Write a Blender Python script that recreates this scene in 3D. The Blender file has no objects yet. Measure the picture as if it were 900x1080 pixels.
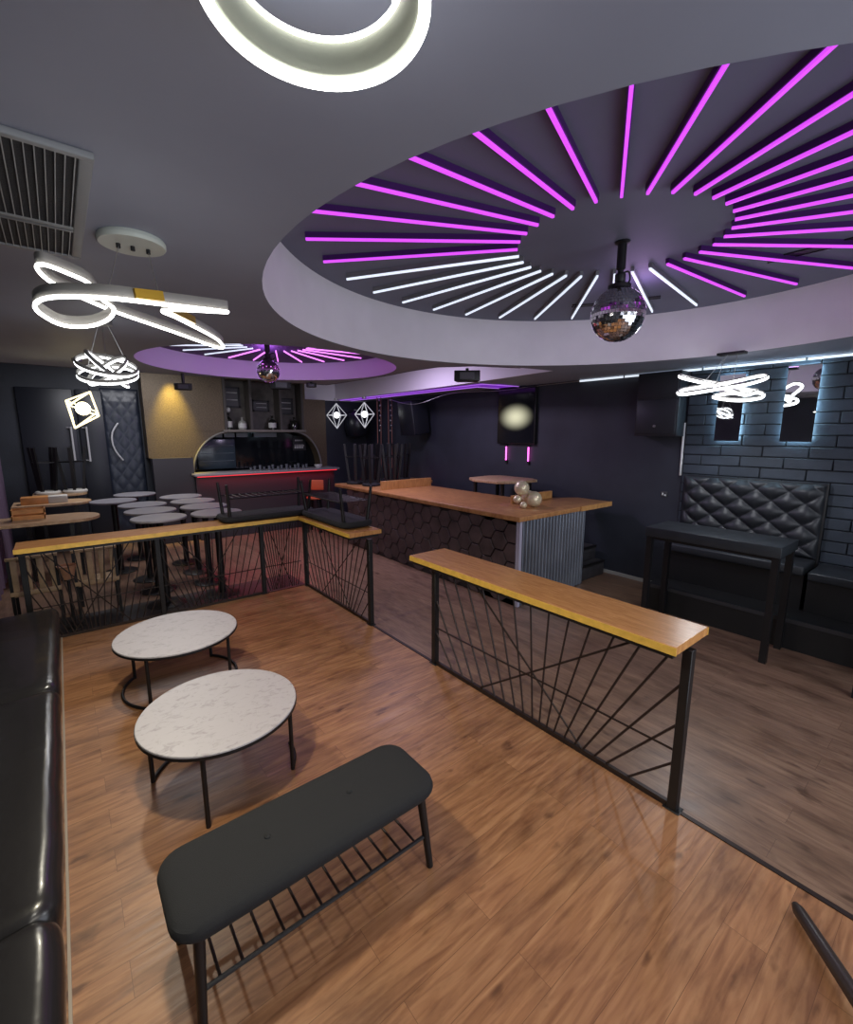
import bpy, bmesh, math, random
from mathutils import Vector, Matrix
random.seed(7)
S = bpy.context.scene
COL = S.collection
PI = math.pi
# ---------------------------------------------------------------- camera
cd = bpy.data.cameras.new('camera'); cam = bpy.data.objects.new('camera', cd); COL.objects.link(cam)
cam.location = (0, 0, 2.1)
cam.rotation_euler = (PI/2 - math.atan(84/480.5), 0, -math.radians(38.64))
cd.sensor_fit = 'VERTICAL'; cd.sensor_height = 36; cd.lens = 480.5/1080*36; cd.clip_start = .02
S.camera = cam
# ---------------------------------------------------------------- world, exposure, added fill lights
w = bpy.data.worlds.new('world'); S.world = w; w.use_nodes = True
w.node_tree.nodes['Background'].inputs[0].default_value = (.5, .55, .7, 1)
w.node_tree.nodes['Background'].inputs[1].default_value = .05
S.view_settings.view_transform = 'Standard'; S.view_settings.look = 'None'
S.view_settings.gamma = 1; S.view_settings.use_curve_mapping = False
S.view_settings.exposure = 0.32
def area(name, loc, rot, sx, sy, power, col=(1,1,1)):
    l = bpy.data.lights.new(name, 'AREA'); l.shape = 'RECTANGLE'; l.size = sx; l.size_y = sy
    l.energy = power; l.color = col
    o = bpy.data.objects.new(name, l); COL.objects.link(o); o.location = loc; o.rotation_euler = rot
    return o
def point(name, loc, power, col=(1,1,1), r=.1):
    l = bpy.data.lights.new(name, 'POINT'); l.energy = power; l.color = col; l.shadow_soft_size = r
    o = bpy.data.objects.new(name, l); COL.objects.link(o); o.location = loc
    return o
def spot(name, loc, target, power, col, size=60, blend=.6, r=.04):
    l = bpy.data.lights.new(name, 'SPOT'); l.energy = power; l.color = col
    l.spot_size = math.radians(size); l.spot_blend = blend; l.shadow_soft_size = r
    o = bpy.data.objects.new(name, l); COL.objects.link(o); o.location = loc
    o.rotation_euler = (Vector(target)-Vector(loc)).to_track_quat('-Z', 'Y').to_euler()
    return o
area('fill_light_front', (.9, -.7, 2.82), (math.radians(22), 0, 0), 1.6, .9, 24, (1, .93, .80))  # unseen area light added under the ceiling to brighten the seating area
area('fill_light_right', (3.7, -1.0, 2.82), (math.radians(24), 0, 0), 1.6, .8, 34, (.92, .95, 1))  # unseen ceiling fill added for the right-hand side
area('front_wall_fill', (2.2, -1.6, 1.5), (math.radians(97), 0, 0), 4.4, 2.2, 72, (.80, .87, 1))  # unseen fill panel added at the front wall to lift ceiling and walls
area('dance_floor_fill', (4.0, 6.2, 3.38), (0, 0, 0), .7, .7, 55, (.80, .68, 1))  # added purple-tinted fill above the dance floor
area('back_room_fill', (1.2, 8.6, 3.38), (0, 0, 0), 1.6, .6, 50, (.95, .95, 1))  # added fill for the back room, hidden above the lower ceiling
# ---------------------------------------------------------------- materials
MATS = {}
def mat(name, col, rough=.5, metal=0, emit=None, strength=1, noise=0, nscale=8, bump=0, bscale=60, spec=.5, coat=0, stretch=None):
    if name in MATS: return MATS[name]
    m = bpy.data.materials.new(name); m.use_nodes = True; nt = m.node_tree; b = nt.nodes['Principled BSDF']
    b.inputs['Base Color'].default_value = (*col, 1); b.inputs['Roughness'].default_value = rough
    b.inputs['Metallic'].default_value = metal; b.inputs['Specular IOR Level'].default_value = spec
    b.inputs['Coat Weight'].default_value = coat
    if emit: b.inputs['Emission Color'].default_value = (*emit, 1); b.inputs['Emission Strength'].default_value = strength
    tc = nt.nodes.new('ShaderNodeTexCoord'); vec = tc.outputs['Object']
    if stretch:
        mp = nt.nodes.new('ShaderNodeMapping'); mp.inputs['Scale'].default_value = stretch
        nt.links.new(vec, mp.inputs[0]); vec = mp.outputs[0]
    if noise:
        n = nt.nodes.new('ShaderNodeTexNoise'); n.inputs['Scale'].default_value = nscale; n.inputs['Detail'].default_value = 6
        nt.links.new(vec, n.inputs['Vector'])
        r = nt.nodes.new('ShaderNodeValToRGB'); r.color_ramp.elements[0].position = .3; r.color_ramp.elements[1].position = .7
        r.color_ramp.elements[0].color = (*[c*(1-noise) for c in col], 1); r.color_ramp.elements[1].color = (*[min(1, c*(1+noise)) for c in col], 1)
        nt.links.new(n.outputs[0], r.inputs[0]); nt.links.new(r.outputs[0], b.inputs['Base Color'])
    if bump:
        n = nt.nodes.new('ShaderNodeTexNoise'); n.inputs['Scale'].default_value = bscale; n.inputs['Detail'].default_value = 4
        nt.links.new(vec, n.inputs['Vector'])
        bp = nt.nodes.new('ShaderNodeBump'); bp.inputs['Strength'].default_value = bump; bp.inputs['Distance'].default_value = .01
        nt.links.new(n.outputs[0], bp.inputs['Height']); nt.links.new(bp.outputs[0], b.inputs['Normal'])
    MATS[name] = m; return m
def wood_floor(name, c1, c2, c3, alongx, rough=.38, pw=.16, pl=1.25):
    m = bpy.data.materials.new(name); m.use_nodes = True; nt = m.node_tree; N = nt.nodes; L = nt.links; b = N['Principled BSDF']
    tc = N.new('ShaderNodeTexCoord'); mp = N.new('ShaderNodeMapping')
    mp.inputs['Rotation'].default_value = (0, 0, 0 if alongx else PI/2)
    L.new(tc.outputs['Object'], mp.inputs[0])
    br = N.new('ShaderNodeTexBrick'); br.inputs['Scale'].default_value = 1; br.inputs['Brick Width'].default_value = pl
    br.inputs['Row Height'].default_value = pw; br.inputs['Mortar Size'].default_value = .0009; br.inputs['Bias'].default_value = 0
    br.offset = .37; br.inputs['Color1'].default_value = (0,0,0,1); br.inputs['Color2'].default_value = (1,1,1,1); br.inputs['Mortar'].default_value = (.5,.5,.5,1)
    L.new(mp.outputs[0], br.inputs['Vector'])
    st = N.new('ShaderNodeMapping'); st.inputs['Scale'].default_value = (1.5, 16, 1); L.new(mp.outputs[0], st.inputs[0])
    add = N.new('ShaderNodeVectorMath'); add.operation = 'MULTIPLY_ADD'; L.new(br.outputs['Color'], add.inputs[0])
    add.inputs[1].default_value = (7, 5, 3); L.new(st.outputs[0], add.inputs[2])
    n1 = N.new('ShaderNodeTexNoise'); n1.inputs['Scale'].default_value = 1.8; n1.inputs['Detail'].default_value = 8; n1.inputs['Distortion'].default_value = 1.2
    L.new(add.outputs[0], n1.inputs['Vector'])
    rp = N.new('ShaderNodeValToRGB'); e = rp.color_ramp.elements; e[0].position = .25; e[0].color = (*c1,1); e[1].position = .75; e[1].color = (*c3,1)
    k = rp.color_ramp.elements.new(.5); k.color = (*c2,1)
    L.new(n1.outputs[0], rp.inputs[0])
    mx = N.new('ShaderNodeMixRGB'); mx.blend_type = 'MULTIPLY'; mx.inputs[0].default_value = 1
    hv = N.new('ShaderNodeMapRange'); hv.inputs[3].default_value = .90; hv.inputs[4].default_value = 1.07
    L.new(br.outputs['Color'], hv.inputs[0]); L.new(rp.outputs[0], mx.inputs[1]); L.new(hv.outputs[0], mx.inputs[2])
    n3 = N.new('ShaderNodeTexNoise'); n3.inputs['Scale'].default_value = 2.0; n3.inputs['Detail'].default_value = 5; n3.inputs['Roughness'].default_value = .62
    s3 = N.new('ShaderNodeMapping'); s3.inputs['Scale'].default_value = (1.2, 3.2, 1); L.new(mp.outputs[0], s3.inputs[0]); L.new(s3.outputs[0], n3.inputs['Vector'])
    r3 = N.new('ShaderNodeValToRGB'); r3.color_ramp.elements[0].position = .28; r3.color_ramp.elements[0].color = (.42,.38,.36,1); r3.color_ramp.elements[1].position = .52; r3.color_ramp.elements[1].color = (1,1,1,1)
    L.new(n3.outputs[0], r3.inputs[0])
    m3 = N.new('ShaderNodeMixRGB'); m3.blend_type = 'MULTIPLY'; m3.inputs[0].default_value = .75; L.new(mx.outputs[0], m3.inputs[1]); L.new(r3.outputs[0], m3.inputs[2]); mx = m3
    vo = N.new('ShaderNodeTexNoise'); vo.inputs['Scale'].default_value = 7; vo.inputs['Detail'].default_value = 3; s4 = N.new('ShaderNodeMapping'); s4.inputs['Scale'].default_value = (.55, 1.3, 1); L.new(mp.outputs[0], s4.inputs[0]); L.new(s4.outputs[0], vo.inputs['Vector'])
    r4 = N.new('ShaderNodeValToRGB'); r4.color_ramp.elements[0].position = .27; r4.color_ramp.elements[0].color = (.35,.3,.27,1); r4.color_ramp.elements[1].position = .36; r4.color_ramp.elements[1].color = (1,1,1,1)
    L.new(vo.outputs[0], r4.inputs[0])
    m4 = N.new('ShaderNodeMixRGB'); m4.blend_type = 'MULTIPLY'; m4.inputs[0].default_value = .8; L.new(mx.outputs[0], m4.inputs[1]); L.new(r4.outputs[0], m4.inputs[2]); mx = m4
    mo = N.new('ShaderNodeMixRGB'); mo.inputs[2].default_value = (*[c*.6 for c in c1], 1)
    L.new(br.outputs['Fac'], mo.inputs[0]); L.new(mx.outputs[0], mo.inputs[1]); L.new(mo.outputs[0], b.inputs['Base Color'])
    n2 = N.new('ShaderNodeTexNoise'); n2.inputs['Scale'].default_value = 2.2; n2.inputs['Detail'].default_value = 5; L.new(add.outputs[0], n2.inputs['Vector'])
    rr = N.new('ShaderNodeMapRange'); rr.inputs[3].default_value = rough-.1; rr.inputs[4].default_value = rough+.14
    L.new(n2.outputs[0], rr.inputs[0]); L.new(rr.outputs[0], b.inputs['Roughness'])
    bp = N.new('ShaderNodeBump'); bp.inputs['Strength'].default_value = .12; bp.inputs['Distance'].default_value = .004
    L.new(n1.outputs[0], bp.inputs['Height']); L.new(bp.outputs[0], b.inputs['Normal'])
    MATS[name] = m; return m
def two_tone(name, c1, c2, scale, rough, stretch=(1,1,1), lo=.4, hi=.6, dist=0, bump=0, metal=0, spec=.5):
    m = bpy.data.materials.new(name); m.use_nodes = True; nt = m.node_tree; N = nt.nodes; L = nt.links; b = N['Principled BSDF']
    tc = N.new('ShaderNodeTexCoord'); mp = N.new('ShaderNodeMapping'); mp.inputs['Scale'].default_value = stretch; L.new(tc.outputs['Object'], mp.inputs[0])
    n = N.new('ShaderNodeTexNoise'); n.inputs['Scale'].default_value = scale; n.inputs['Detail'].default_value = 10; n.inputs['Roughness'].default_value = .65; n.inputs['Distortion'].default_value = dist
    L.new(mp.outputs[0], n.inputs['Vector'])
    r = N.new('ShaderNodeValToRGB'); r.color_ramp.elements[0].position = lo; r.color_ramp.elements[1].position = hi
    r.color_ramp.elements[0].color = (*c1,1); r.color_ramp.elements[1].color = (*c2,1)
    L.new(n.outputs[0], r.inputs[0]); L.new(r.outputs[0], b.inputs['Base Color'])
    b.inputs['Roughness'].default_value = rough; b.inputs['Metallic'].default_value = metal; b.inputs['Specular IOR Level'].default_value = spec
    if bump:
        bp = N.new('ShaderNodeBump'); bp.inputs['Strength'].default_value = bump; bp.inputs['Distance'].default_value = .01
        L.new(n.outputs[0], bp.inputs['Height']); L.new(bp.outputs[0], b.inputs['Normal'])
    MATS[name] = m; return m
M_floor = wood_floor('oak_floor', (.17,.069,.030), (.295,.137,.062), (.395,.205,.098), True)
M_floor2 = wood_floor('grey_oak_floor', (.125,.068,.044), (.185,.11,.072), (.245,.155,.10), False, .34)
M_oak = two_tone('oak_top', (.40,.175,.055), (.58,.29,.10), 3, .27, (2,14,2), .35, .65, .8)
M_oakx = two_tone('oak_top_x', (.42,.19,.06), (.62,.33,.12), 3, .38, (14,2,2), .35, .65, .8)
M_edge = mat('yellow_edge', (.62,.38,.07), .4, noise=.15, nscale=20)
M_barwood = two_tone('bar_wood', (.30,.13,.05), (.48,.24,.09), 3, .33, (6,3,2), .35, .65, .6)
M_metal = mat('black_metal', (.012,.011,.012), .42, .3, bump=.05, bscale=200)
M_bmetal = mat('brown_metal', (.028,.018,.016), .42, .4)
M_leather = mat('black_leather', (.013,.012,.013), .27, bump=.5, bscale=4.5, coat=.1)
M_tuft = mat('tufted_vinyl', (.022,.025,.03), .46, bump=.1, bscale=60)
M_fabric = mat('black_fabric', (.0095,.010,.012), .85, bump=.5, bscale=500)
M_marble = two_tone('pale_stone_top', (.29,.265,.275), (.40,.375,.39), 14, .42, (1,1.6,1), .34, .47, 1.2)
M_wall = mat('dark_wall_paint', (.026,.030,.042), .55, noise=.25, nscale=1.5, bump=.15, bscale=30)
M_brick = mat('dark_brick', (.035,.046,.062), .5, noise=.3, nscale=3, bump=.3, bscale=40)
M_mortar = mat('brick_joint', (.008,.009,.012), .8)
M_ceil = mat('ceiling_paint', (.255,.275,.345), .62, noise=.08, nscale=1.2, bump=.08, bscale=8)
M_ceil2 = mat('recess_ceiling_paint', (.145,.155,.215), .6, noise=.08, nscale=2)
M_dark = mat('dark_ceiling_paint', (.02,.02,.026), .7)
M_white = mat('white_paint', (.82,.80,.82), .6, noise=.04, nscale=3)
M_lilac = mat('lilac_paint', (.74,.68,.78), .6)
M_gold = two_tone('gold_wallpaper', (.055,.038,.025), (.17,.125,.075), 11, .42, (4,4,9), .35, .68, .5, .4, .3)
M_led = mat('white_led', (1,1,1), .4, emit=(1,.98,.93), strength=7)
M_ledmid = mat('white_led_small', (1,1,1), .4, emit=(.95,.98,1), strength=3.5)
M_ledbar = mat('cool_led_bar', (.8,.85,.9), .4, emit=(.70,.78,.92), strength=.85)
M_purple = mat('purple_led', (.5,.1,.6), .4, emit=(.60,.06,.86), strength=.95)
M_purplec = mat('purple_led_core', (.6,.3,.7), .4, emit=(.86,.22,1), strength=1.4)
M_pdark = mat('purple_strip', (.06,.01,.12), .4)
M_pglow = mat('purple_glow_strip', (.06,.01,.12), .4, emit=(.10,.012,.27), strength=1.2)
M_red = mat('red_led', (.6,.02,.02), .4, emit=(.9,.03,.05), strength=1.1)
M_halo = mat('mirror_halo_led', (.6,.8,1), .4, emit=(.5,.8,1), strength=24)
M_warm = mat('warm_led', (1,.9,.7), .4, emit=(1,.85,.5), strength=8)
M_pink = mat('pink_reflection_glow', (1,.2,.8), .4, emit=(1,.12,.7), strength=2.5)
M_chrome = mat('chrome', (.75,.75,.75), .15, 1)
M_silver = mat('brushed_silver', (.4,.4,.4), .35, .8)
M_goldm = mat('gold_metal', (.45,.28,.04), .3, 1)
M_lampgrey = mat('lamp_housing', (.28,.27,.25), .5, spec=.2)
M_mirror = mat('mirror_glass', (.85,.87,.9), .02, 1)
M_facet = mat('mirror_tile', (.85,.83,.86), .08, 1)
M_ball = mat('ball_grout', (.25,.24,.26), .3, .8)
M_hex = mat('hexagon_tile', (.062,.042,.042), .45, noise=.35, nscale=5, bump=.3, bscale=60)
M_corr = mat('corrugated_steel', (.22,.25,.30), .3, .85, noise=.15, nscale=3)
M_black = mat('matte_black', (.006,.006,.007), .5)
M_gloss = mat('gloss_black', (.006,.007,.009), .08)
M_table = mat('black_table_top', (.020,.024,.028), .4, noise=.2, nscale=6)
M_greytop = mat('grey_table_top', (.21,.20,.22), .42, noise=.15, nscale=4)
M_cork = two_tone('table_wood', (.36,.21,.11), (.56,.38,.22), 6, .4, (2,10,2), .35, .65, .5)
M_slat = mat('slat_wood', (.42,.28,.16), .55, noise=.25, nscale=9)
M_terra = mat('terracotta', (.40,.20,.11), .7, noise=.15)
M_ball_gold = mat('pearl_gold', (.72,.62,.42), .28, .35)
M_curtain = mat('mauve_curtain', (.12,.08,.13), .8, noise=.1)
M_cream = mat('cream_fabric', (.55,.53,.48), .8)
M_orange = mat('orange_vinyl', (.5,.09,.035), .45)
M_glass = mat('drinking_glass', (.13,.14,.16), .1, .2)
M_bott = mat('dark_bottle', (.012,.012,.01), .12)
M_label = mat('paper_label', (.5,.5,.48), .7)
M_rope = mat('rope', (.25,.11,.08), .8)
M_screen = mat('screen_glow', (.02,.02,.02), .15)
# ---------------------------------------------------------------- mesh helpers
def box(bm, x0, x1, y0, y1, z0, z1, mt=None):
    v = [bm.verts.new((x,y,z)) for z in (z0,z1) for y in (y0,y1) for x in (x0,x1)]
    for f in ((0,2,3,1),(4,5,7,6),(0,1,5,4),(2,6,7,3),(0,4,6,2),(1,3,7,5)): bm.faces.new([v[i] for i in f])
    if mt is not None:
        bmesh.ops.transform(bm, matrix=mt, verts=v)
def tube(bm, pts, r, seg=10, closed=False, caps=True, rz=None):
    pts = [Vector(p) for p in pts]; n = len(pts); rings = []; pn = None
    for i, p in enumerate(pts):
        if closed: t = pts[(i+1)%n]-pts[i-1]
        else: t = pts[min(i+1,n-1)]-pts[max(i-1,0)]
        t.normalize()
        if pn is None:
            a = Vector((0,0,1)) if abs(t.z) < .9 else Vector((1,0,0)); nn = (a - t*a.dot(t)).normalized()
        else:
            nn = pn - t*pn.dot(t); nn.normalize()
        pn = nn; bb = t.cross(nn); rr = r[i] if isinstance(r,(list,tuple)) else r
        rings.append([bm.verts.new(p + (nn*math.cos(2*PI*k/seg)*(rz or rr) + bb*math.sin(2*PI*k/seg)*rr)) for k in range(seg)])
    m = n if closed else n-1
    for i in range(m):
        a, b = rings[i], rings[(i+1)%n]
        for k in range(seg): bm.faces.new((a[k], a[(k+1)%seg], b[(k+1)%seg], b[k]))
    if not closed and caps: bm.faces.new(rings[0][::-1]); bm.faces.new(rings[-1])
def bar(bm, a, b, wdt, dpt=None):
    """square-section bar from a to b"""
    a, b = Vector(a), Vector(b); t = (b-a); l = t.length; q = t.to_track_quat('Z','Y').to_matrix().to_4x4()
    d = dpt or wdt
    box(bm, -wdt/2, wdt/2, -d/2, d/2, 0, l, Matrix.Translation(a) @ q)
def lathe(bm, prof, seg=32, c=(0,0,0)):
    rings = []
    for r, z in prof:
        rings.append([bm.verts.new((c[0]+max(r,1e-5)*math.cos(2*PI*k/seg), c[1]+max(r,1e-5)*math.sin(2*PI*k/seg), c[2]+z)) for k in range(seg)])
    for a, b in zip(rings, rings[1:]):
        for k in range(seg): bm.faces.new((a[k], a[(k+1)%seg], b[(k+1)%seg], b[k]))
    bm.faces.new(rings[0][::-1]); bm.faces.new(rings[-1])
def prism(bm, poly, z0, z1):
    a = [bm.verts.new((x,y,z0)) for x,y in poly]; b = [bm.verts.new((x,y,z1)) for x,y in poly]; n = len(poly)
    bm.faces.new(a[::-1]); bm.faces.new(b)
    for i in range(n): bm.faces.new((a[i], a[(i+1)%n], b[(i+1)%n], b[i]))
def NB(): return bmesh.new()
def obj(name, bm, m, parent=None, smooth=False, bevel=0, bseg=2, subsurf=0):
    bmesh.ops.recalc_face_normals(bm, faces=bm.faces)
    me = bpy.data.meshes.new(name); bm.to_mesh(me); bm.free(); me.materials.append(m)
    o = bpy.data.objects.new(name, me); COL.objects.link(o)
    if parent: o.parent = parent
    if smooth:
        for p in me.polygons: p.use_smooth = True
        if smooth == 'auto':
            me.set_sharp_from_angle(angle=math.radians(38))
    if bevel:
        md = o.modifiers.new('bevel','BEVEL'); md.width = bevel; md.segments = bseg; md.limit_method = 'ANGLE'
        for p in me.polygons: p.use_smooth = True
        me.set_sharp_from_angle(angle=math.radians(60)) if bseg < 2 else None
        md.harden_normals = False
    if subsurf:
        md = o.modifiers.new('sub','SUBSURF'); md.levels = subsurf; md.render_levels = subsurf
    return o
def tag(o, label, cat, group=None):
    o['label'] = label; o['category'] = cat
    if group: o['group'] = group
    return o
def thing(name, label, cat, loc=(0,0,0), rz=0, group=None):
    o = bpy.data.objects.new(name, None); COL.objects.link(o); o.empty_display_size = .1
    o.location = loc; o.rotation_euler = (0,0,rz)
    return tag(o, label, cat, group)
def struct(name, bm, m, **k):
    o = obj(name, bm, m, **k); o['kind'] = 'structure'; return o
def dup(root, loc, rot, label, group=None):
    r = root.copy(); COL.objects.link(r); r.location = loc; r.rotation_euler = rot; r['label'] = label
    if group: r['group'] = group
    for ch in list(root.children):
        c = ch.copy(); COL.objects.link(c); c.parent = r
        for g in ch.children:
            d = g.copy(); COL.objects.link(d); d.parent = c
    return r
def catmull(pts, n=12, closed=False):
    P = [Vector(p) for p in pts]; m = len(P); out = []
    for i in range(m if closed else m-1):
        g = (lambda k: P[k % m]) if closed else (lambda k: P[max(0, min(m-1, k))])
        p0,p1,p2,p3 = g(i-1),g(i),g(i+1),g(i+2)
        for s in range(n):
            t = s/n
            out.append(.5*((2*p1)+(p2-p0)*t+(2*p0-5*p1+4*p2-p3)*t*t+(3*p1-p0-3*p2+p3)*t**3))
    if not closed: out.append(P[-1])
    return out
def circ(cx, cy, r, n=96, z=None):
    return [(cx+r*math.cos(2*PI*k/n), cy+r*math.sin(2*PI*k/n)) + (() if z is None else (z,)) for k in range(n)]
# ================================================================ ROOM
ZC = 2.88
XR, XL, YB, YF = 6.3, -1.05, 10.4, -1.7
bm = NB(); box(bm, XL, 2.5, YF, 5.83, -.06, 0); struct('floor', bm, M_floor)
bm = NB(); box(bm, 2.5, XR, YF, 5.83, -.08, -.004); box(bm, XL, XR, 5.83, YB, -.08, -.004); struct('floor', bm, M_floor2)
bm = NB(); box(bm, XL, 2.5, 5.845, 6.45, -.02, .003); struct('floor', bm, mat('dark_floor_vinyl', (.022,.020,.024), .4, noise=.3))
bm = NB(); box(bm, 2.485, 2.512, YF, 5.84, -.002, .006); box(bm, XL, 2.512, 5.82, 5.845, -.002, .006); struct('trim_1', bm, M_bmetal)
bm = NB(); box(bm, -.195, -.184, YF, 5.82, 0, .010); struct('trim_2', bm, mat('pale_trim', (.30,.25,.20), .5))
bm = NB(); box(bm, XL-.1, XL, YF, YB, -.05, 3.45); struct('wall_left', bm, M_wall)
bm = NB(); box(bm, XR, XR+.1, YF, YB, -.05, 3.45); struct('wall_right', bm, M_wall)
bm = NB(); box(bm, XL-.1, XR+.1, YB, YB+.1, -.05, 3.45); struct('wall_back', bm, M_wall)
bm = NB(); box(bm, XL-.1, XR+.1, YF-.1, YF, -.05, 3.45); struct('wall_front', bm, M_wall)
# frieze of pale paint high on the back wall, right of the bar
bm = NB(); box(bm, 4.4, XR, YB-.03, YB, ZC-.02, 3.4); struct('trim_3', bm, M_lilac)
# brick facing on the right wall
bm = NB(); box(bm, XR-.035, XR-.001, YF, 2.53, 0, ZC); wb = struct('wall_right_brick', bm, M_mortar)
bm = NB(); rh = .122; row = 0; z = 0.0
while z < ZC-.02:
    y = 2.53 - (0 if row % 2 else .21); z1 = min(z+rh-.012, ZC-.002)
    if row % 2 == 0: box(bm, XR-.05, XR-.03, y+.012, 2.53, z, z1)
    while y > YF+.05:
        y0 = max(y-.408, YF); box(bm, XR-.05-random.random()*.004, XR-.03, y0, y, z, z1); y -= .42
    z += rh; row += 1
o = obj('brick_course', bm, M_brick, wb, bevel=.004, bseg=1)
# baseboard on the dark part of the right wall
bm = NB(); box(bm, XR-.015, XR, 2.55, 5.9, 0, .05); struct('baseboard_right', bm, mat('grey_baseboard', (.4,.4,.38), .6))
# ceiling with two round recesses and a raised part at the back
C1 = (3.1, 1.79, 2.3); C2 = (2.15, 5.6, 1.45)
outline = [(XL,YF),(XR,YF),(XR,YB),(5.42,YB),(5.36,7.5),(5.28,5.84),(5.18,4.88),(5.12,4.31),(5.05,3.74),(4.54,3.82),(3.97,4.06),(3.68,4.42),(3.64,4.9),(3.67,5.6),(3.63,6.6),(3.58,7.2),(XL,7.2)]
def edges_of(bm, poly, z):
    vs = [bm.verts.new((x,y,z)) for x,y in poly]
    return [bm.edges.new((vs[i], vs[(i+1)%len(vs)])) for i in range(len(vs))]
bm = NB(); es = edges_of(bm, outline, ZC) + edges_of(bm, circ(*C1), ZC) + edges_of(bm, circ(*C2), ZC)
bmesh.ops.triangle_fill(bm, edges=es, use_beauty=True)
cl = struct('ceiling', bm, M_ceil)
def ring_wall(c, z0, z1, m):
    bm = NB(); a = circ(c[0],c[1],c[2],128); b = circ(c[0],c[1],c[2]+.03,128)
    rr = [[bm.verts.new((x,y,zz)) for x,y in q] for q,zz in ((a,z0),(a,z1),(b,z1),(b,z0))]
    for i in range(4):
        p,q = rr[i], rr[(i+1)%4]
        for k in range(128): bm.faces.new((p[k],p[(k+1)%128],q[(k+1)%128],q[k]))
    return bm
struct('trim_4', ring_wall(C1, ZC+.002, 3.38, M_white), M_white, smooth='auto')
struct('trim_5', ring_wall(C2, ZC+.002, 3.13, M_lilac), M_lilac, smooth='auto')
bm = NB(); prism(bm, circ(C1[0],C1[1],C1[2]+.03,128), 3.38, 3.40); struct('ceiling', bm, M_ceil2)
bm = NB(); prism(bm, circ(C2[0],C2[1],C2[2]+.03,128), 3.13, 3.15); struct('ceiling', bm, mat('small_recess_ceiling', (.05,.04,.07), .6))
bm = NB(); box(bm, XL, XR, YF, YB, 3.42, 3.46); struct('ceiling', bm, M_dark)
def fascia(pts, m, name):
    bm = NB()
    for (x0,y0),(x1,y1) in zip(pts, pts[1:]):
        d = Vector((x1-x0,y1-y0,0)).normalized(); n = Vector((d.y,-d.x,0))*.03
        v = [bm.verts.new((x,y,z)) for x,y in ((x0,y0),(x1,y1),(x1+n.x,y1+n.y),(x0+n.x,y0+n.y)) for z in (ZC-.001,3.42)]
        for f in ((0,1,3,2),(2,3,5,4),(4,5,7,6),(6,7,1,0),(0,2,4,6),(1,7,5,3)): bm.faces.new([v[i] for i in f])
    return struct(name, bm, m)
fascia(outline[8:2:-1], M_lilac, 'trim_6')
fascia(outline[16:8:-1][::-1][:8], M_dark, 'trim_7')
# ---------------------------------------------------------------- radial LED bars of the recesses
rcx, rcy = 3.05, 1.78
hub = thing('radial_ceiling_light', 'sunburst of purple and white light bars in the large round ceiling recess', 'ceiling light', (rcx, rcy, 3.38))
for k in range(32):
    a = math.radians(-3 + 11.25*k); deg = (-3+11.25*k) % 360
    white = 5 < deg < 128
    wide = .0085 if white else .0095
    ro = 2.06
    rot = Matrix.Rotation(a, 4, 'Z')
    bm = NB(); box(bm, .65, ro, -wide-.004, wide+.004, -.034, 0, rot)
    o = obj('light_channel', bm, M_silver if white else M_pdark, hub)
    bm = NB(); box(bm, .652, ro-.002, -wide*.8, wide*.8, -.048, -.032, rot)
    obj('light_bar', bm, M_ledbar if white else M_purple, hub)
hub2 = thing('radial_ceiling_light', 'small purple sunburst light in the farther round ceiling recess above the bar', 'ceiling light', (C2[0], C2[1], 3.13))
for k in range(24):
    rot = Matrix.Rotation(math.radians(7.5+15*k), 4, 'Z')
    bm = NB(); box(bm, .38, 1.30, -.006, .006, -.014, 0, rot)
    obj('light_bar', bm, M_ledbar if 110 < (7.5+15*k) < 175 else M_purplec, hub2)
# ---------------------------------------------------------------- disco balls
def disco(x, y, z, r, ztop, label):
    t = thing('disco_ball', label, 'disco ball', (x, y, z), 0, 'disco balls under the ceiling recesses')
    bm = NB(); lathe(bm, [(r*.985*math.sin(PI*k/24), -r*.985*math.cos(PI*k/24)) for k in range(25)], 40); core = obj('ball', bm, M_ball, t, smooth=True)
    bm = NB(); nr = 26
    for i in range(nr):
        th = PI*(i+.5)/nr; nk = max(4, int(2*nr*math.sin(th)))
        for k in range(nk):
            ph = 2*PI*(k+.5*(i%2))/nk; c = Vector((math.sin(th)*math.cos(ph), math.sin(th)*math.sin(ph), math.cos(th)))
            n = (c + Vector([random.uniform(-.05,.05) for _ in range(3)])).normalized()
            u = Vector((-math.sin(ph), math.cos(ph), 0)); u = (u-n*u.dot(n)).normalized(); v = n.cross(u)
            hu = r*PI*math.sin(th)/nk*.9; hv = r*PI/nr/2*.9; c = c*r*1.004
            bm.faces.new([bm.verts.new(c+u*a*hu+v*b*hv) for a,b in ((-1,-1),(1,-1),(1,1),(-1,1))])
    obj('mirror_tiles', bm, M_facet, core)
    bm = NB(); lathe(bm, [(.02,r*.97),(r*.42,r*.92),(r*.42,r*1.06),(.05,r*1.12),(.02,r*1.13)], 24); obj('cap', bm, M_black, t, smooth='auto')
    bm = NB(); lathe(bm, [(.025,r*1.12),(.035,r*1.2),(.035,r*1.45),(.02,r*1.5),(.02,r*1.6),(.03,r*1.65),(.03,ztop-z-.02),(.05,ztop-z-.01),(.05,ztop-z)], 12); obj('motor', bm, M_black, t, smooth='auto')
    bm = NB(); tube(bm, catmull([(.02,0,r*1.5),(.07,-.02,r*1.6),(.09,-.02,r*1.3),(.06,0,r*1.08)]), .006, 6); obj('cable', bm, M_black, t, smooth=True)
disco(3.15, 1.8, 2.91, .18, 3.38, 'large mirrored ball hanging in front of the big white-rimmed round recess')
disco(2.0, 5.45, 2.80, .128, 3.13, 'distant mirrored ball hanging under the small purple recess above the bar')
for (a,b,c,d,lab) in ((4.35,4.9,2.6,2.68,'a'),):
    pass
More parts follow.
